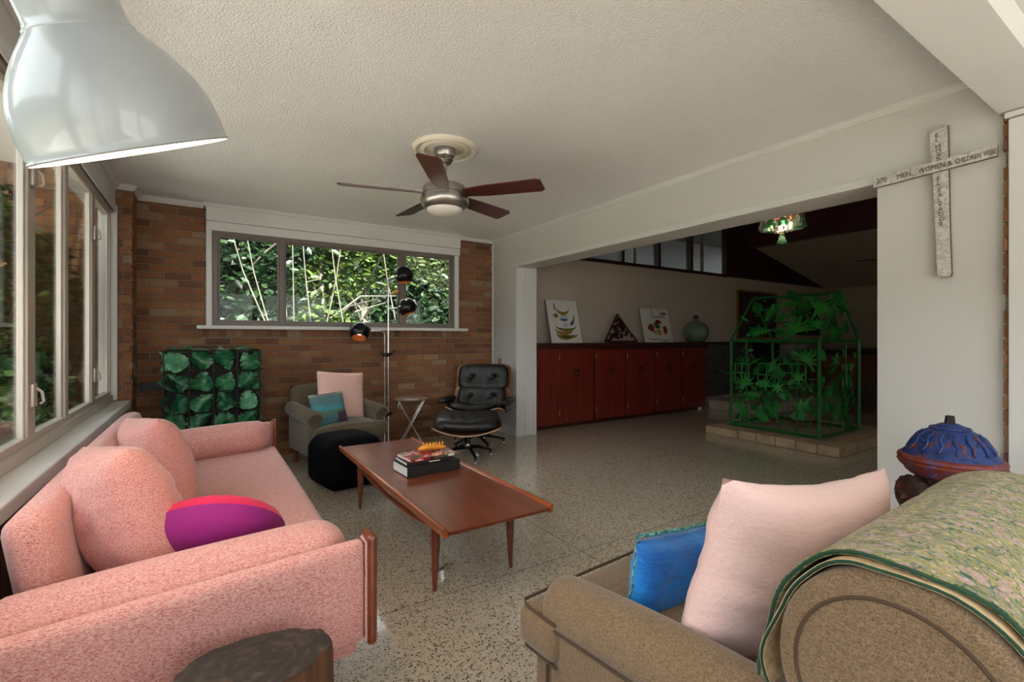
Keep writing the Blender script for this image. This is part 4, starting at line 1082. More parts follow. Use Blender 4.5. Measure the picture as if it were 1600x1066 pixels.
# ------------------------------------------------------------------ tray table
tt = thing('folding_tray_stand', 'slim chrome cross-legged stand holding a round silver tray', 'table', (1.91, 5.02, 0), R(-14))
for s in (-1, 1):
    for y in (-.05, .05):
        bm = NB(); tube(bm, [(s*.13, y, .0), (s*-.14, y*.9, .49)], .006, 8); mesh_obj('leg', bm, M['silver'], tt, True)
bm = NB(); tube(bm, [(-.14, -.05, .49), (-.14, .05, .49)], .005, 8); tube(bm, [(.14, -.05, .49), (.14, .05, .49)], .005, 8); tube(bm, [(0,-.05,.245), (0,.05,.245)], .004, 8)
tube(bm, [(-.12,-.1,.485),(-.15,-.11,.46),(-.15,-.11,.43),(-.12,-.1,.42),(-.105,-.1,.44)], .004, 6)
mesh_obj('crossbars', bm, M['silver'], tt, True)
tr_ = thing('serving_tray', 'round silver serving tray with rim on the crossed chrome stand', 'tray', (1.91, 5.02, .497))
bm = NB(); lathe(bm, [(0,.0),(.14,.0),(.165,.012),(.185,.014),(.186,.018),(.164,.018),(.139,.006),(0,.006)], 48); mesh_obj('dish', bm, M['silver'], tr_, 40)
bm = NB(); lathe(bm, [(0,.02),(.05,.0245),(.09,.022),(.095,.012),(.09,.0065),(0,.0065)], 36, T(.0,0,0)); mesh_obj('inset_plate', bm, M['silver'], tr_, 40)

# ------------------------------------------------------------------ black leather lounge chair + ottoman
def shell(name, w, l, th, curl, parent, mat, m=None, n=22, edge=True):
    """bent ply shell: curved across x (width) and cupped; thickness th"""
    bm = NB(); up = {}; dn = {}
    for i in range(n+1):
        for j in range(n+1):
            u = -1+2*i/n; v = -1+2*j/n
            # super-ellipse mapping of the outline
            k = (abs(u)**5+abs(v)**5)**(1/5) if (u or v) else 1
            mx = max(abs(u), abs(v)); s = mx/k if k else 1
            x, y = u*s*w/2, v*s*l/2
            z = curl*((x/(w/2))**2)*(.7+.3*(y/(l/2))**2)+curl*.25*(y/(l/2))**2
            up[i, j] = bm.verts.new((x, y, z+th/2)); dn[i, j] = bm.verts.new((x, y, z-th/2))
    for i in range(n):
        for j in range(n):
            bm.faces.new((up[i,j], up[i+1,j], up[i+1,j+1], up[i,j+1])); bm.faces.new((dn[i,j], dn[i,j+1], dn[i+1,j+1], dn[i+1,j]))
    edge_f = []
    for k in range(n):
        for (a, b) in (((k,0),(k+1,0)), ((n,k),(n,k+1)), ((n-k,n),(n-k-1,n)), ((0,n-k),(0,n-k-1))):
            f = bm.faces.new((up[a], dn[a], dn[b], up[b])); f.material_index = 1
    xf(bm.verts, mat)
    return mesh_obj(name, bm, [M['shell'], M['shelledge']], parent, 50)
def leather_pad(name, w, l, th, curl, parent, mat, seed=0, n=26, tufts=(), m=None, welt=0.):
    bm = NB(); g = {}
    for s in (-1, 1):
        for i in range(n+1):
            for j in range(n+1):
                u = -1+2*i/n; v = -1+2*j/n
                k = (abs(u)**4+abs(v)**4)**(1/4) if (u or v) else 1
                mx = max(abs(u), abs(v)); sc_ = mx/k if k else 1
                x, y = u*sc_*w/2, v*sc_*l/2
                zc = curl*((x/(w/2))**2)*.75+curl*.2*(y/(l/2))**2
                prof = (max(0, 1-mx**6))**.5
                z = s*th/2*prof*(1 if s > 0 else .35)
                if s > 0:
                    for (tx, ty) in tufts:
                        d2 = ((x-tx)**2+(y-ty)**2); z -= th*.30*math.exp(-d2/(.0006))+th*.07*math.exp(-d2/.005)
                    z += .006*noise.noise(Vector((x*16, y*7, seed)))*prof+.004*math.sin(x*60+3*noise.noise(Vector((x*5, y*5, seed))))*prof*max(0, .6-abs(v))
                key = (s, i, j) if mx < .9999 else (0, i, j)
                if key not in g: g[key] = bm.verts.new((x, y, zc+z))
        for i in range(n):
            for j in range(n):
                vs = []
                for q in ((i,j),(i+1,j),(i+1,j+1),(i,j+1)):
                    vs.append(g[(s,)+q] if (s,)+q in g else g[(0,)+q])
                bm.faces.new(vs)
    xf(bm.verts, mat)
    o = mesh_obj(name, bm, m or M['leather'], parent, 70)
    if tufts:
        bm = NB()
        for (tx, ty) in tufts: lathe(bm, [(0,.006),(.008,.004),(.011,0)], 12, mat @ T(tx, ty, curl*.75*(tx/(w/2))**2+th*.5*.5))
        mesh_obj('buttons', bm, M['leather'], o, True)
    return o
lc = thing('lounge_chair', 'black leather lounge chair with curved walnut shells in the corner', 'lounge chair', (2.555, 4.67, 0), R(-43))
# local: faces -y
tilt = R(15)
Ms = T(0, -.03, .315) @ RM(-tilt*.55, 'X')
shell('seat_shell', .64, .60, .012, .10, lc, Ms)
leather_pad('seat_cushion', .58, .57, .13, .07, lc, Ms @ T(0,0,.055), 1)
Mb = T(0, .275, .455) @ RM(R(90-22), 'X')
shell('lower_back_shell', .66, .34, .012, .09, lc, Mb)
leather_pad('lower_back_cushion', .56, .31, .11, .07, lc, Mb @ T(0,0,.05), 2, tufts=[(-.13,.02),(.13,.02)])
Mh = T(0, .365, .695) @ RM(R(90-16), 'X')
shell('headrest_shell', .66, .35, .012, .08, lc, Mh)
leather_pad('headrest_cushion', .60, .335, .12, .06, lc, Mh @ T(0,0,.05), 3, tufts=[(-.13,0),(.13,0)])
for s in (-1, 1):
    bm = NB(); cushion_box(bm, s*.355-.05, s*.355+.05, -.20, .20, .465, .51, r=.022, puff=.012, n=12, mat=Matrix.Identity(4)); mesh_obj('armrest', bm, M['leather'], lc, True)
    bm = NB(); box(bm, s*.335-.012, s*.335+.012, -.05, .20, .36, .48, .006); mesh_obj('armrest_support', bm, M['leather'], lc)
    bm = NB(); tube(bm, [(s*.13, .33, .45), (s*.13, .40, .62), (s*.13, .42, .70)], .012, 8); mesh_obj('back_brace', bm, M['blackmetal'], lc, True)
def starbase(parent, n, r, hub_top, off=0):
    bm = NB(); lathe(bm, [(0,hub_top),(.03,hub_top),(.028,.10),(.032,.08),(.0,.07)], 18); mesh_obj('pedestal', bm, M['blackmetal'], parent, 40)
    bm = NB(); lathe(bm, [(.0305,.13),(.034,.13),(.034,.10),(.0305,.10)], 18, cap0=False); mesh_obj('chrome_collar', bm, M['chrome'], parent, 40)
    for k in range(n):
        a = off+2*PI*k/n; bm = NB()
        ax, ay = math.cos(a), math.sin(a)
        tube(bm, [(.02*ax, .02*ay, .095), (.12*ax, .12*ay, .088), ((r-.02)*ax, (r-.02)*ay, .05), (r*ax, r*ay, .045)], [.02, .018, .013, .012], 6)
        tube(bm, [((r-.012)*ax, (r-.012)*ay, .045), ((r-.012)*ax, (r-.012)*ay, .012)], .009, 8); lg = mesh_obj('leg', bm, M['blackmetal'], parent, 40)
        bm = NB(); lathe(bm, [(0,.012),(.011,.012),(.013,0),(0,0)], 12, T((r-.012)*ax, (r-.012)*ay, 0)); mesh_obj('glide', bm, M['chrome'], lg, 40)
starbase(lc, 5, .31, .30, R(90))
ot = thing('ottoman', 'matching black leather footstool pushed against the lounge chair', 'ottoman', (2.195, 4.22, 0), R(-30))
Mo = T(0, 0, .262) @ RM(R(7), 'X')
shell('shell', .68, .52, .012, .085, ot, Mo)
leather_pad('cushion', .66, .50, .17, .055, ot, Mo @ T(0,0,.065), 4)
starbase(ot, 4, .26, .26, R(20))

# ------------------------------------------------------------------ monstera planter cage
pc = thing('leaf_cage', 'square wire cage filled with green metal monstera leaves by the brick wall', 'plant sculpture', (.055, 4.92, 0))
cw, cd, chh = .345, .17, 1.075; cell = .1725
bm = NB()
zs = [chh-cell*k for k in range(7)]
for k in range(5):
    x = -cw+k*cell
    for y in (-cd, cd): tube(bm, [(x, y, 0), (x, y, chh)], .0065, 5)
    tube(bm, [(x, -cd, chh), (x, cd, chh)], .0055, 5)
for z in zs:
    for y in (-cd, cd): tube(bm, [(-cw, y, z), (cw, y, z)], .0055, 5)
    for x in (-cw, cw): tube(bm, [(x, -cd, z), (x, cd, z)], .0055, 5)
for x in (-cw, cw): tube(bm, [(x, 0, 0), (x, 0, chh)], .005, 5)
mesh_obj('wire_grid', bm, M['darkiron'], pc)
def monstera(s, rr):
    """notched heart leaf, tip towards +z, flat in XZ"""
    o = []
    half = [(.0,.10),(.14,-.04),(.32,.0),(.45,.10),(.47,.21),(.11,.31),(.48,.31),(.47,.41),(.09,.48),(.46,.50),(.42,.60),(.08,.645),(.37,.68),(.31,.79),(.06,.80),(.21,.88),(.0,1.08)]
    j = [(x*rr.uniform(.92, 1.08), z*rr.uniform(.97, 1.03)) for x, z in half]
    o = [(x*s, (z-.5)*s) for x, z in j]+[(-x*s*rr.uniform(.92, 1.05), (z-.5)*s) for x, z in j[-2:0:-1]]
    return o
def cupped(outline, m_, cup):
    bm = NB(); cs = [bm.verts.new((x, 0, z)) for x, z in outline]
    f = bm.faces.new(cs); r = bmesh.ops.triangulate(bm, faces=[f])
    bmesh.ops.subdivide_edges(bm, edges=bm.edges[:], cuts=1, use_grid_fill=False)
    for v in bm.verts: v.co.y += cup*abs(v.co.x)*2.2+cup*.6*math.cos(v.co.z*26)*.05-abs(v.co.z)*cup*.5
    ge = bmesh.ops.extrude_face_region(bm, geom=bm.faces[:])
    for v in [g for g in ge['geom'] if isinstance(g, bmesh.types.BMVert)]: v.co.y += .0025
    xf(bm.verts, m_); return bm
rr = random.Random(21)
for i in range(4):
    for k in range(6):
        x = -cw+cell*(i+.5)+rr.uniform(-.01, .01); z = chh-cell*(k+.5)+rr.uniform(-.01, .01)
        bm = cupped(monstera(.165, rr), T(x, -cd+.012, z) @ RM(rr.choice([.5, -.6, .9, 2.6, -2.4, .2, 2.0])+rr.uniform(-.2, .2), 'Y') @ RM(rr.uniform(-.4, .4), 'X') @ RM(rr.uniform(-.35, .35), 'Z'), rr.uniform(-.3, .7))
        mesh_obj('leaf', bm, M['patina'], pc, 50)
for k in range(6):
    for i in range(2):
        for s in (-1, 1):
            bm = cupped(monstera(.165, rr), T(s*(cw+.01), -cd+.085+i*.17, chh-cell*(k+.5)) @ RM(PI/2, 'Z') @ RM(rr.uniform(-2, 2), 'Y'), s*rr.uniform(.1, .5))
            mesh_obj('leaf', bm, M['patina'], pc, 50)
for i in range(4):
    for j in range(2):
        bm = cupped(monstera(.17, rr), T(-cw+cell*(i+.5), -cd/2+j*cd, chh+.008) @ RM(rr.uniform(-3, 3), 'Z') @ RM(PI/2+rr.uniform(-.15, .15), 'X'), rr.uniform(-.3, .2))
        mesh_obj('leaf', bm, M['patina'], pc, 50)
bm = NB(); box(bm, -cw+.01, cw-.01, .02, .03, .02, chh-.02); mesh_obj('back_sheet', bm, M['darkiron'], pc)

# dark vent slot low on brick wall and switch plate
bm = NB(); box(bm, XL+.02, -.30, YF-.014, YF-.006, .715, .79, .002)
tag(mesh_obj('wall_vent', bm, M['black']), 'dark narrow slot in the brick wall left of the leaf cage', 'vent')
bm = NB(); box(bm, XR-.010, XR-.001, 5.08, 5.15, .80, .93, .003)
tag(mesh_obj('switch_plate', bm, M['tanplate']), 'small tan wall plate on the white wall above the lounge chair', 'switch plate')

# ------------------------------------------------------------------ cross
cr = thing('wooden_cross', 'large weathered white wooden cross with hand lettering on the white wall', 'cross', (XR-.002, .845, 1.487))
bm = NB()
def board(bm, pts, x0, x1, mi=0):
    a = [bm.verts.new((x0, y, z)) for y, z in pts]; b = [bm.verts.new((x1, y, z)) for y, z in pts]
    f = bm.faces.new(a); f.material_index = 0
    bm.faces.new(b[::-1]).material_index = 0
    n = len(pts)
    for k in range(n):
        f = bm.faces.new((a[k], b[k], b[(k+1) % n], a[(k+1) % n])); f.material_index = 1
OYc = .845; OZ = 1.487
vp = [(.873,2.215),(.868,2.238),(.84,2.236),(.82,2.25),(.803,2.243),(.800,2.1),(.797,1.9),(.795,1.75),(.791,1.6),(.788,1.50),(.793,1.487),(.830,1.487),(.842,1.50),(.848,1.7),(.858,1.95)]
board(bm, [(y-OYc, z-OZ) for y, z in vp], -.028, -.004)
mesh_obj('upright_board', bm, [M['crosswood'], M['crossedge']], cr)
bm = NB()
hp = [(1.104,2.056),(1.107,2.03),(1.104,2.004),(1.0,2.008),(.9,2.014),(.8,2.018),(.7,2.022),(.622,2.026),(.622,2.078),(.7,2.076),(.8,2.070),(.9,2.068),(1.0,2.062)]
board(bm, [(y-OYc, z-OZ) for y, z in hp], -.05, -.029)
mesh_obj('cross_board', bm, [M['crosswood'], M['crossedge']], cr)
def text(name, s, size, m, parent, mat_, align='LEFT', spacing=1, ext=.0006):
    cu = bpy.data.curves.new(name, 'FONT'); cu.body = s; cu.size = size; cu.extrude = ext; cu.align_x = align; cu.space_character = spacing; cu.resolution_u = 2
    tmp = bpy.data.objects.new(name, cu); COL.objects.link(tmp)
    bpy.context.view_layer.update()
    dg = bpy.context.evaluated_depsgraph_get()
    me = bpy.data.meshes.new_from_object(tmp.evaluated_get(dg)); me.name = name
    bpy.data.objects.remove(tmp); o = bpy.data.objects.new(name, me); COL.objects.link(o)
    me.materials.clear(); me.materials.append(m); o.parent = parent; me.transform(mat_); return o
# text plane: reading direction is -y, up is z, facing -x
TM = Matrix(((0,0,-1,0),(-1,0,0,0),(0,1,0,0),(0,0,0,1)))
for wd, y_, z_, sz, sq_ in (('370', 1.092, 2.021, .040, .80), ('MEN,', 1.002, 2.024, .037, .82), ('WOMEN,', .912, 2.027, .036, .76), ('&', .797, 2.031, .034, .9), ('CHILDREN', .768, 2.033, .033, .58), ('WERE', .668, 2.037, .033, .50)):
    text('lettering', wd, sz, M['ink'], cr, T(-.0508, y_-OYc, z_-OZ) @ RM(R(-2.0), 'X') @ TM @ Matrix.Scale(sq_, 4, (1,0,0)), spacing=1.0)
rr = random.Random(2)
zz = 2.212
for i, c_ in enumerate('EL MOZOTE EL SALVADOR'):
    if c_ != ' ' and not (2.0 < zz < 2.075):
        text('lettering', c_, .030, M['ink'], cr, T(-.0288, .853-OYc-(2.24-zz)*.035, zz-.015-OZ) @ RM(rr.uniform(-.12, .12), 'X') @ TM, spacing=1)
    zz -= .0245 if c_ != ' ' else .012

# ------------------------------------------------------------------ fire hydrant
hy = thing('fire_hydrant', 'old fire hydrant with chipped blue domed cap beside the white wall', 'fire hydrant', (2.575, .66, 0))
bm = NB(); lathe(bm, [(0,0),(.16,0),(.165,.02),(.15,.03),(.115,.045),(.105,.10),(.105,.30),(.125,.32),(.125,.34),(.108,.35),(.108,.61),(.118,.62),(.118,.64),(0,.64)], 36)
for k in range(18):
    a = 2*PI*k/18; tube(bm, [(.109*math.cos(a), .109*math.sin(a), .38), (.109*math.cos(a), .109*math.sin(a), .605)], .005, 5)
mesh_obj('barrel', bm, M['rust'], hy, 40)
bm = NB(); lathe(bm, [(.10,.612),(.13,.614),(.145,.628),(.150,.640),(.166,.655),(.172,.668),(.166,.676),(.172,.684),(.168,.694),(.155,.700)], 40); mesh_obj('flange', bm, M['hydred'], hy, 40)
bm = NB(); lathe(bm, [(.156,.694),(.152,.706),(.135,.722),(.124,.742),(.106,.772),(.078,.800),(.050,.815),(.045,.822),(.028,.830),(0,.832)], 40)
for k in range(12):
    a = 2*PI*k/12; bmesh.ops.create_icosphere(bm, subdivisions=1, radius=.008, matrix=T(.112*math.cos(a), .112*math.sin(a), .760))
for k in range(16):
    a = 2*PI*k/16; tube(bm, [(.138*math.cos(a), .138*math.sin(a), .724), (.122*math.cos(a+.06), .122*math.sin(a+.06), .748), (.106*math.cos(a-.03), .106*math.sin(a-.03), .775), (.086*math.cos(a+.04), .086*math.sin(a+.04), .795)], [.005,.007,.006,.003], 6)
tube(bm, [(.062*math.cos(2*PI*k/24), .062*math.sin(2*PI*k/24), .810) for k in range(24)], .006, 6, closed=True)
mesh_obj('domed_cap', bm, M['hydblue'], hy, 50)
bm = NB(); tube(bm, [(0,0,.828), (0,0,.862)], [.019,.015], 5); mesh_obj('operating_nut', bm, M['darkiron'], hy)
# side outlet towards the pillow (direction -R of camera, roughly)
dv = Vector((-.82, .55, 0)).normalized()
for nm, sgn in (('side_outlet', 1), ('side_outlet', -1)):
    d_ = dv*sgn; Mx = axis_mat((0,0,.535), d_)
    bm = NB(); lathe(bm, [(.062,.08),(.062,.125),(.07,.13),(.07,.14)], 28, Mx); o_ = mesh_obj(nm, bm, M['rust'], hy, 40)
    bm = NB(); lathe(bm, [(.074,.138),(.078,.142),(.078,.165),(.070,.172),(.05,.178),(.03,.182),(0,.182)], 28, Mx)
    tube(bm, [Mx @ Vector((0,0,.18)), Mx @ Vector((0,0,.21))], [.019,.016], 5)
    for k in range(14):
        a = 2*PI*k/14; tube(bm, [Mx @ Vector((.078*math.cos(a), .078*math.sin(a), .143)), Mx @ Vector((.078*math.cos(a), .078*math.sin(a), .165))], .004, 5)
    mesh_obj('outlet_cap', bm, M['hydred'] if sgn < 0 else M['rust'], o_, 40)
base = Vector((0,0,.525))+dv*.19
bm = NB()
for k in range(6):
    c0 = base+Vector((0,0,-.012-.021*k)); a = k*PI/2
    tube(bm, [c0+Vector((math.cos(a)*.008*math.cos(q*PI/4), math.sin(a)*.008*math.cos(q*PI/4), .014*math.sin(q*PI/4))) for q in range(8)], .0022, 5, closed=True)
mesh_obj('chain', bm, M['rust'], hy, 60)

# ------------------------------------------------------------------ brown armchair (foreground)
bc = thing('armchair', 'large brown tweed armchair with rolled arms and rolled back, nearest the camera', 'armchair', (.78, 1.19, 0), R(4.4))
bm = NB(); cushion_box(bm, .03, .99, -1.06, -.05, .06, .285, r=.025, puff=.0, n=10); mesh_obj('base', bm, M['brown'], bc, True)
bm = NB(); cushion_box(bm, .20, .83, -.86, -.10, .27, .395, r=.035, puff=.025, n=16)
cushion_box(bm, .0, 1.02, -.17, .0, .27, .395, r=.04, puff=.006, n=14); mesh_obj('seat_cushion', bm, M['brown'], bc, True)
bm = NB()
for z in (.392, .276):
    tube(bm, [(.012, -.165, z), (.012, -.04, z), (.03, -.008, z), (.3, -.004, z), (.7, -.004, z), (.99, -.008, z), (1.008, -.04, z), (1.008, -.165, z)], .0045, 6)
mesh_obj('seat_piping', bm, M['brown_welt'], bc, True)
def rolled_arm(sx, x):
    bm = NB(); pts = []; rs = []
    N = 16
    for k in range(N+1):
        f = k/N; y = -.125-.80*f; z = .395+.03*f+.014*math.sin(PI*min(1, f*1.2))
        pts.append((x, y, z)); rs.append(.086)
    # rounded front
    fr_ = [(x, -.085, .387), (x, -.092, .389), (x, -.105, .391)]
    tube(bm, fr_+pts, [.05, .070, .081]+rs, 28)
    cushion_box(bm, x-.075, x+.062, -.93, -.115, .06, .40, r=.03, puff=.0, n=10)
    mesh_obj('arm', bm, M['brown'], bc, 60)
    bm = NB(); tube(bm, [(x-.078, -.12, .08), (x-.078, -.12, .38)], .004, 6); tube(bm, [(x-.0835, -.14+ -.79*k/10, .37+.03*k/10) for k in range(11)], .004, 6)
    mesh_obj('arm_piping', bm, M['brown_welt'], bc, True)
rolled_arm(-1, .10); rolled_arm(1, .925)
# rolled back
bm = NB(); rx, rz_ = .172, .185; cy_, cz_ = -.905, .632; n = 48
rings = []
xs = [0.03, .034, .05, .3, .6, .85, .97, .986, .99]; sc_ = [.9, .965, 1, 1.0, 1.0, 1.0, 1, .965, .9]
for x, s in zip(xs, sc_): rings.append([bm.verts.new((x, cy_+rx*s*math.cos(2*PI*k/n), cz_-.035*x+rz_*s*math.sin(2*PI*k/n))) for k in range(n)])
for A, B in zip(rings, rings[1:]):
    for k in range(n): bm.faces.new((A[k], A[(k+1) % n], B[(k+1) % n], B[k]))
# crowned end caps
for rg, x, d in ((rings[0], .03, -1), (rings[-1], .99, 1)):
    prev = rg
    for s in (.7, .45, .2):
        nr = [bm.verts.new((x+d*.010*(1-s), cy_+rx*s*math.cos(2*PI*k/n), cz_-.035*x+rz_*s*math.sin(2*PI*k/n))) for k in range(n)]
        for k in range(n): bm.faces.new((prev[k], prev[(k+1) % n], nr[(k+1) % n], nr[k]))
        prev = nr
    bm.faces.new(prev)
cushion_box(bm, .04, .98, -1.06, -.80, .26, .68, r=.03, puff=.0, n=8)
mesh_obj('rolled_back', bm, M['brown'], bc, 60)
bm = NB(); tube(bm, [(.0285, cy_+rx*.80*math.cos(a), cz_+rz_*.78*math.sin(a)) for a in [R(-30+6.5*k) for k in range(38)]], .0035, 6)
mesh_obj('back_piping', bm, M['brown_welt'], bc, True)
for x in (.08, .94):
    for y in (-.10, -1.0):
        bm = NB(); leg_taper(bm, x, y, 0, .06, .02, .028); mesh_obj('leg', bm, M['teak'], bc)
# quilt draped over the rolled back
q = thing('floral_quilt', 'folded green and yellow floral quilt draped over the brown chair back', 'blanket', (.78, 1.19, 0), R(4.4))
def drape(gap, x_left, x_right, a0, a1, nx=40, na=44, seed=0, th=.010):
    bm = NB(); up = {}; dn = {}
    for i in range(na+1):
        a = R(a0+(a1-a0)*i/na); fa = i/na
        xl = x_left(fa)
        for j in range(nx+1):
            x = xl+(x_right-xl)*j/nx
            g_ = gap+.006*noise.noise(Vector((x*7, fa*6, seed)))+.012*max(0, 1-(x-xl)/.06)*max(0, noise.noise(Vector((fa*7, seed, 3)))+.25)
            ry, rz2 = rx+g_, rz_+g_
            ca, sa = math.cos(a), math.sin(a)
            y = cy_+ry*ca+.07*max(0, ca)*max(0, .35-sa)**1.5; z = cz_-.035*x+rz2*sa
            up[i, j] = bm.verts.new((x, y+th*ca, z+th*sa)); dn[i, j] = bm.verts.new((x, y, z))
    for i in range(na):
        for j in range(nx):
            bm.faces.new((up[i,j], up[i+1,j], up[i+1,j+1], up[i,j+1])); bm.faces.new((dn[i,j], dn[i,j+1], dn[i+1,j+1], dn[i+1,j]))
    for i in range(na):
        for j in (0, nx): bm.faces.new((up[i,j], dn[i,j], dn[i+1,j], up[i+1,j]))
    for j in range(nx):
        for i in (0, na): bm.faces.new((up[i,j], up[i,j+1], dn[i,j+1], dn[i,j]))
    edge = [(up[i,0].co+dn[i,0].co)/2 for i in range(na+1)]
    return bm, edge
xl_ = lambda f: .062+.014*math.sin(f*9)+.01*math.sin(f*23)
bm, e1 = drape(.014, xl_, 1.06, -28, 215, seed=1); mesh_obj('top_layer', bm, M['quilt'], q, 70)
xl2 = lambda f: .050+.012*math.sin(f*7+1)+.008*math.sin(f*19+2)
bm, e2 = drape(.003, xl2, 1.05, -34, 222, seed=7, th=.008); mesh_obj('under_layer', bm, M['quilt_under'], q, 70)
bm = NB(); tube(bm, e1, .0036, 6); mesh_obj('binding', bm, M['quilt_edge'], q, True)
bm = NB(); tube(bm, e2, .0030, 6); mesh_obj('binding', bm, M['quilt_edge'], q, True)

# cushions on the brown chair
pil('bolster_cushion', 'large blush pink cushion with faint grey marks on the brown armchair', (1.355, .635, .577), (.78, .48, .21), Euler((R(13), R(6), R(-3))), M['blush_marked'], wr=.014, seed=12, pinch=.07, bend=.05, fr=5, square=2.4)
bl = thing('satin_cushion', 'bright blue satin cushion with aqua patchwork edge on the brown armchair', 'cushion', (1.215, .94, .46))
bl.rotation_euler = Euler((R(8), R(4), R(-2)))
bm = pillow_bm(.41, .275, .13, wr=.012, seed=14, pinch=.05, fr=8, square=3); mesh_obj('cover', bm, M['bluesatin'], bl, 70)
bm = NB(); pts = []
for k in range(4):
    for f in range(10):
        u = -1+2*f/10; (a, b) = [(u, -1), (1, u), (-u, 1), (-1, -u)][k]
        pts.append((.20*a*(1-.04*(1-b*b)), .004+.003*math.sin(f*2.1), .15*b*(1-.04*(1-a*a))))
tube(bm, pts, .0055, 6, closed=True); o_ = mesh_obj('patchwork_edge', bm, M['aqua'], bl, 60); o_['label'] = 'aqua patchwork edging'

# ------------------------------------------------------------------ outside
bm = NB(); box(bm, -30, 30, YF+.25, 40, -.25, -.1); box(bm, -30, -.85, YB-8, YF+.25, -.25, -.1); box(bm, -.85, 30, YB-14, YB-.2, -.25, -.1)
struct(mesh_obj('ground', bm, M['soil']))
bm = NB(); box(bm, -5.5, -.80, YB-8, 4.8, -.12, -.06); box(bm, -.80, 9, YB-9, YB-.13, -.12, -.06); struct(mesh_obj('ground', bm, M['bounce_slab']))  # second slab is added, pale to bounce sunlight up to the ceiling
wing = brick_wall('wall_outside', [dict(u0=-1.5, u1=-.72, z0=0, z1=2.6, place=lambda u, z, d: (u, 5.25-d, z), seed=31)], [(-1.5, -.72, 5.253, 5.5, 0, 2.62)])
struct(wing)
def leaves(bm, lay, n, center, rad, size, rr, flat=.5, shell_=.35, hang=0):
    for _ in range(n):
        while True:
            p = Vector((rr.uniform(-1, 1), rr.uniform(-1, 1), rr.uniform(-1, 1)))
            if shell_ < p.length < 1: break
        c = Vector(center)+Vector((p.x*rad[0], p.y*rad[1], p.z*rad[2]))
        if c.z < -.05: continue
        s = size*rr.uniform(.6, 1.3)
        e = Euler((rr.uniform(-1, 1)*(1-flat)*2+hang, rr.uniform(-1, 1)*(1-flat)*2, rr.uniform(0, 6.28))).to_matrix()
        tone = rr.random()**1.3
        pts = [(-.0,-.5,0),(.22,-.15,.04),(.2,.2,.04),(0,.5,-.03),(-.2,.2,.04),(-.22,-.15,.04)]
        vs = []
        for q_ in pts:
            v = bm.verts.new(c+e @ (Vector(q_)*s)); v[lay] = tone; vs.append(v)
        bm.faces.new((vs[0], vs[1], vs[2], vs[3])); bm.faces.new((vs[0], vs[3], vs[4], vs[5]))
def tree(name, label, x, y, trunk_h, r, crown, m, n, size, seed, cat='tree', group='trees outside the windows', lean=(0,0), blobs=5):
    rr = random.Random(seed); t_ = thing(name, label, cat, (x, y, -.1), 0, group)
    if trunk_h > 0:
        bm = NB(); pts = [(lean[0]*f+.05*math.sin(f*5+seed), lean[1]*f, trunk_h*f) for f in (0,.25,.5,.75,1)]
        tube(bm, pts, [r, r*.9, r*.8, r*.7, r*.5], 8)
        for k in range(7):
            f = rr.uniform(.35, .95); a = rr.uniform(0, 6.28); L_ = rr.uniform(.5, 1.1)*crown[0]
            b0 = Vector((lean[0]*f, lean[1]*f, trunk_h*f)); tube(bm, [b0, b0+Vector((math.cos(a)*L_*.5, math.sin(a)*L_*.5, L_*.4)), b0+Vector((math.cos(a)*L_, math.sin(a)*L_, L_*.55+rr.uniform(-.2,.3)))], [r*.35, r*.25, r*.1], 5)
        mesh_obj('trunk', bm, M['bark'], t_, 60)
    bm = NB(); lay = bm.verts.layers.float.new('tone')
    for k in range(blobs):
        c = (lean[0]+rr.uniform(-.6, .6)*crown[0], lean[1]+rr.uniform(-.5, .5)*crown[1], crown[3]+rr.uniform(-.6, .6)*crown[2])
        leaves(bm, lay, n//blobs, c, (crown[0]*.6, crown[1]*.6, crown[2]*.55), size, rr)
    mesh_obj('foliage', bm, m, t_)
    return t_

tree('broadleaf_tree', 'leafy green tree in the middle of the far window with a pale trunk', 1.9, 9.6, 3.2, .07, (1.3, .7, 1.3, 3.0), M['leaf1'], 2800, .17, 1)
tree('broadleaf_tree', 'sunlit yellow-green tree seen at the right pane of the far window', 4.9, 9.6, 3.4, .08, (1.5, .8, 1.5, 3.0), M['leaf3'], 2800, .15, 2)
tree('dark_leafy_tree', 'dark tree added to darken the left pane of the far window', .1, 7.9, 2.8, .06, (1.3, .5, 1.3, 2.5), M['leaf2'], 3600, .17, 3, lean=(.3, 0))  # dark foliage placed to turn this pane a darker green
tree('leafy_shrub', 'dark glossy shrub low in the right pane of the far window', 3.25, 7.3, 0, 0, (.8, .5, .8, 1.0), M['leaf2'], 2000, .15, 4, cat='shrub')
tree('leafy_shrub', 'green shrub low behind the middle pane of the far window', 1.6, 8.2, 0, 0, (.9, .4, .8, .95), M['leaf1'], 1700, .15, 5, cat='shrub')
tree('broadleaf_tree', 'tall tree farther back behind the middle of the far window', 3.9, 14.2, 4.5, .12, (2.4, 1.0, 2.4, 4.0), M['leaf1'], 3600, .26, 6)
tree('broadleaf_tree', 'tall pale tree farthest to the left behind the far window', -1.4, 13.6, 4.5, .12, (2.2, 1.2, 2.6, 3.8), M['leaf2'], 3600, .26, 7)
tree('broadleaf_tree', 'distant bright tree right of the others behind the far window', 9.0, 14.6, 4.5, .12, (2.3, 1.2, 2.6, 4.0), M['leaf3'], 3200, .28, 8)
tree('leafy_shrub', 'wide dark shrub bank at the back behind the far window', 4.0, 11.6, 0, 0, (5.0, .9, 1.1, .9), M['leaf2'], 3400, .24, 9, cat='shrub', blobs=9)
G2 = 'shrubs outside the left window'
tree('leafy_shrub', 'pale leafy shrub low outside the left window nearest the camera', -1.05, 3.0, 0, 0, (.20, .8, .5, .6), M['leaf3'], 3200, .09, 10, cat='shrub', group=G2)
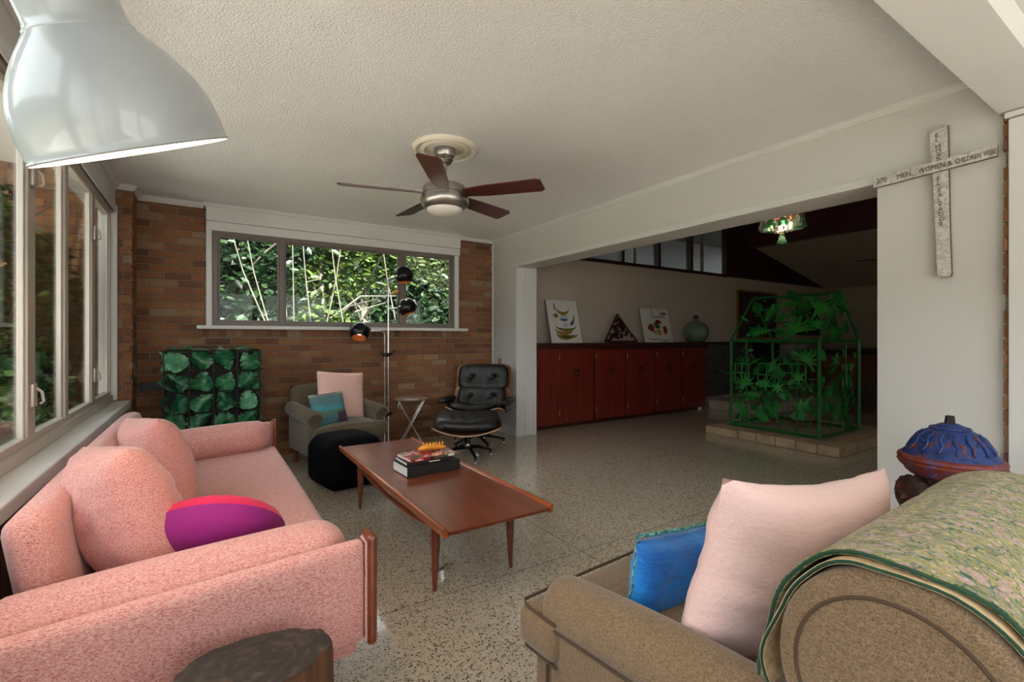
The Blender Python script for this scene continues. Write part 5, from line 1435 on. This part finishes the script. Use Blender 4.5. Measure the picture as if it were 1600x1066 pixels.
tree('leafy_shrub', 'tall dark shrub outside the left window, in front of the outside brick wall', -.98, 4.35, 2.2, .02, (.20, .38, .95, 1.35), M['leaf1'], 4200, .085, 11, cat='shrub', group=G2)
tree('broadleaf_tree', 'small tree outside the left window, leaves against the sky', -2.6, 7.0, 2.4, .05, (1.1, 1.2, 1.2, 2.2), M['leaf1'], 2200, .14, 12)
tree('broadleaf_tree', 'tall tree well beyond the left window', -6.2, 14.0, 4.0, .1, (2.2, 1.8, 2.4, 3.4), M['leaf2'], 3000, .26, 13)
tree('leafy_shrub', 'dense shrub bank well beyond the left window', -4.5, 9.0, 0, 0, (2.6, 2.0, 1.1, .9), M['leaf3'], 2600, .2, 14, cat='shrub')
tree('leafy_shrub', 'shrub against the outside brick wall, beyond the last left window', -1.1, 5.0, 1.4, .02, (.24, .16, .95, 1.15), M['leaf3'], 2600, .08, 15, cat='shrub', group=G2)
tree('hedge', 'tall dark hedge added to hide bright sky behind all the trees', 4.0, 19.5, 0, 0, (13, .8, 3.4, 2.6), M['leaf2'], 9000, .42, 16, cat='hedge', group=None, blobs=12)  # backdrop added to cover white sky gaps in the far window
bm = NB(); box(bm, -1.02, -.80, YB, 5.5, 2.56, 2.64); struct(mesh_obj('shade_overhang', bm, M['white']))  # unseen overhang, added to keep sun off the outside brick
bm = NB(); box(bm, -1.75, -1.02, 2.6, 5.5, 2.56, 2.64); struct(mesh_obj('shade_overhang', bm, M['white']))  # wider unseen piece, added to shade the brick wing
bm = NB(); box(bm, -22, 30, 24, 24.3, -.1, 8); struct(mesh_obj('sky_backdrop_wall', bm, M['backdrop_green']))  # added dark backdrop that fills bright sky gaps between the trees
bm = NB(); box(bm, -22, -21.7, -12, 24, -.1, 6); struct(mesh_obj('sky_backdrop_wall', bm, M['backdrop_green']))  # same added backdrop on the left side
# bare slanting stems right outside the far window
rr = random.Random(4)
for k, (xa, xb, ya) in enumerate([(.15, 1.05, 6.6), (.35, .95, 6.7), (.75, .95, 6.5), (1.0, 1.25, 6.5), (.95, 1.0, 6.8), (1.35, 1.75, 6.6), (1.6, 1.15, 6.7), (2.0, 2.5, 6.5)]):
    bm = NB(); tube(bm, [(xb, ya, -.1), (xb+(xa-xb)*.4, ya+.03, 1.2), (xb+(xa-xb)*.75, ya, 2.0), (xa-.1*(xb-xa), ya, 3.2)], [.012, .010, .007, .004], 6)
    tag(mesh_obj('bare_stem', bm, M['bark'], None, True), 'thin pale bare stem outside the far window', 'stem', 'bare stems outside the far window')

# ------------------------------------------------------------------ light
w = bpy.data.worlds.new('World'); sc.world = w; w.use_nodes = True
nt = w.node_tree; bg = nt.nodes['Background']
sky = nt.nodes.new('ShaderNodeTexSky'); sky.sky_type = 'NISHITA'; sky.sun_disc = False; sky.sun_elevation = R(55); sky.sun_rotation = R(150)
mx = nt.nodes.new('ShaderNodeMix'); mx.data_type = 'RGBA'; mx.inputs[0].default_value = .75; mx.inputs[7].default_value = (.93, .965, 1.0, 1)
sc_n = nt.nodes.new('ShaderNodeVectorMath'); sc_n.operation = 'SCALE'; sc_n.inputs['Scale'].default_value = .12
nt.links.new(sky.outputs[0], sc_n.inputs[0]); nt.links.new(sc_n.outputs[0], mx.inputs[6]); nt.links.new(mx.outputs[2], bg.inputs[0]); bg.inputs[1].default_value = SKY = 4.8
sun = bpy.data.lights.new('sun', 'SUN'); sun.energy = 30; sun.angle = R(2); sun.color = (1, .965, .92)
so_ = bpy.data.objects.new('sun', sun); COL.objects.link(so_); so_.rotation_euler = Vector((.10, -.72, .68)).to_track_quat('Z', 'Y').to_euler(); so_.location = (0, 0, 12)
def portal(loc, rot, sx_, sy_):
    l = bpy.data.lights.new('window_portal', 'AREA'); l.shape = 'RECTANGLE'; l.size = sx_; l.size_y = sy_; l.cycles.is_portal = True; l.energy = 1
    o = bpy.data.objects.new('window_portal', l); COL.objects.link(o); o.location = loc; o.rotation_euler = rot
portal((-.75, .9, 1.45), Euler((0, R(-90), 0)), 1.6, 8.2)
portal((1.3, YF+.15, 1.75), Euler((R(-90), 0, 0)), 2.6, .95)
portal((1.2, YB-.15, 1.5), Euler((R(90), 0, 0)), 4.0, 1.6)
def lamp(kind, loc, e, c, size=.05, rot=None, name='lamp_light'):
    l = bpy.data.lights.new(name, kind); l.energy = e; l.color = c
    if kind == 'POINT': l.shadow_soft_size = size
    o = bpy.data.objects.new(name, l); COL.objects.link(o); o.location = loc
    return o
o = lamp('POINT', rimc-nrm*.06, 14, (1, .80, .58), .04)
o = lamp('POINT', (4.29, 2.23, 2.16), 8, (1, .72, .45), .05)

# ------------------------------------------------------------------ camera
cam = bpy.data.cameras.new('camera'); co = bpy.data.objects.new('camera', cam); COL.objects.link(co)
cam.sensor_width = 36; cam.lens = 740/1600*36; cam.clip_start = .02
cam.shift_y = -4.5/1600
yaw = math.atan(478/740)
co.location = (0, 0, 1.182); co.rotation_euler = (R(90), 0, -yaw)
sc.camera = co
sc.view_settings.view_transform = 'Standard'; sc.view_settings.look = 'None'; sc.view_settings.gamma = 1; sc.view_settings.use_curve_mapping = False
sc.view_settings.exposure = 0.17
cy = sc.cycles
cy.use_denoising = True; cy.max_bounces = 10; cy.diffuse_bounces = 5; cy.glossy_bounces = 4; cy.transmission_bounces = 8; cy.transparent_max_bounces = 16
cy.sample_clamp_indirect = 6; cy.caustics_reflective = False; cy.caustics_refractive = False
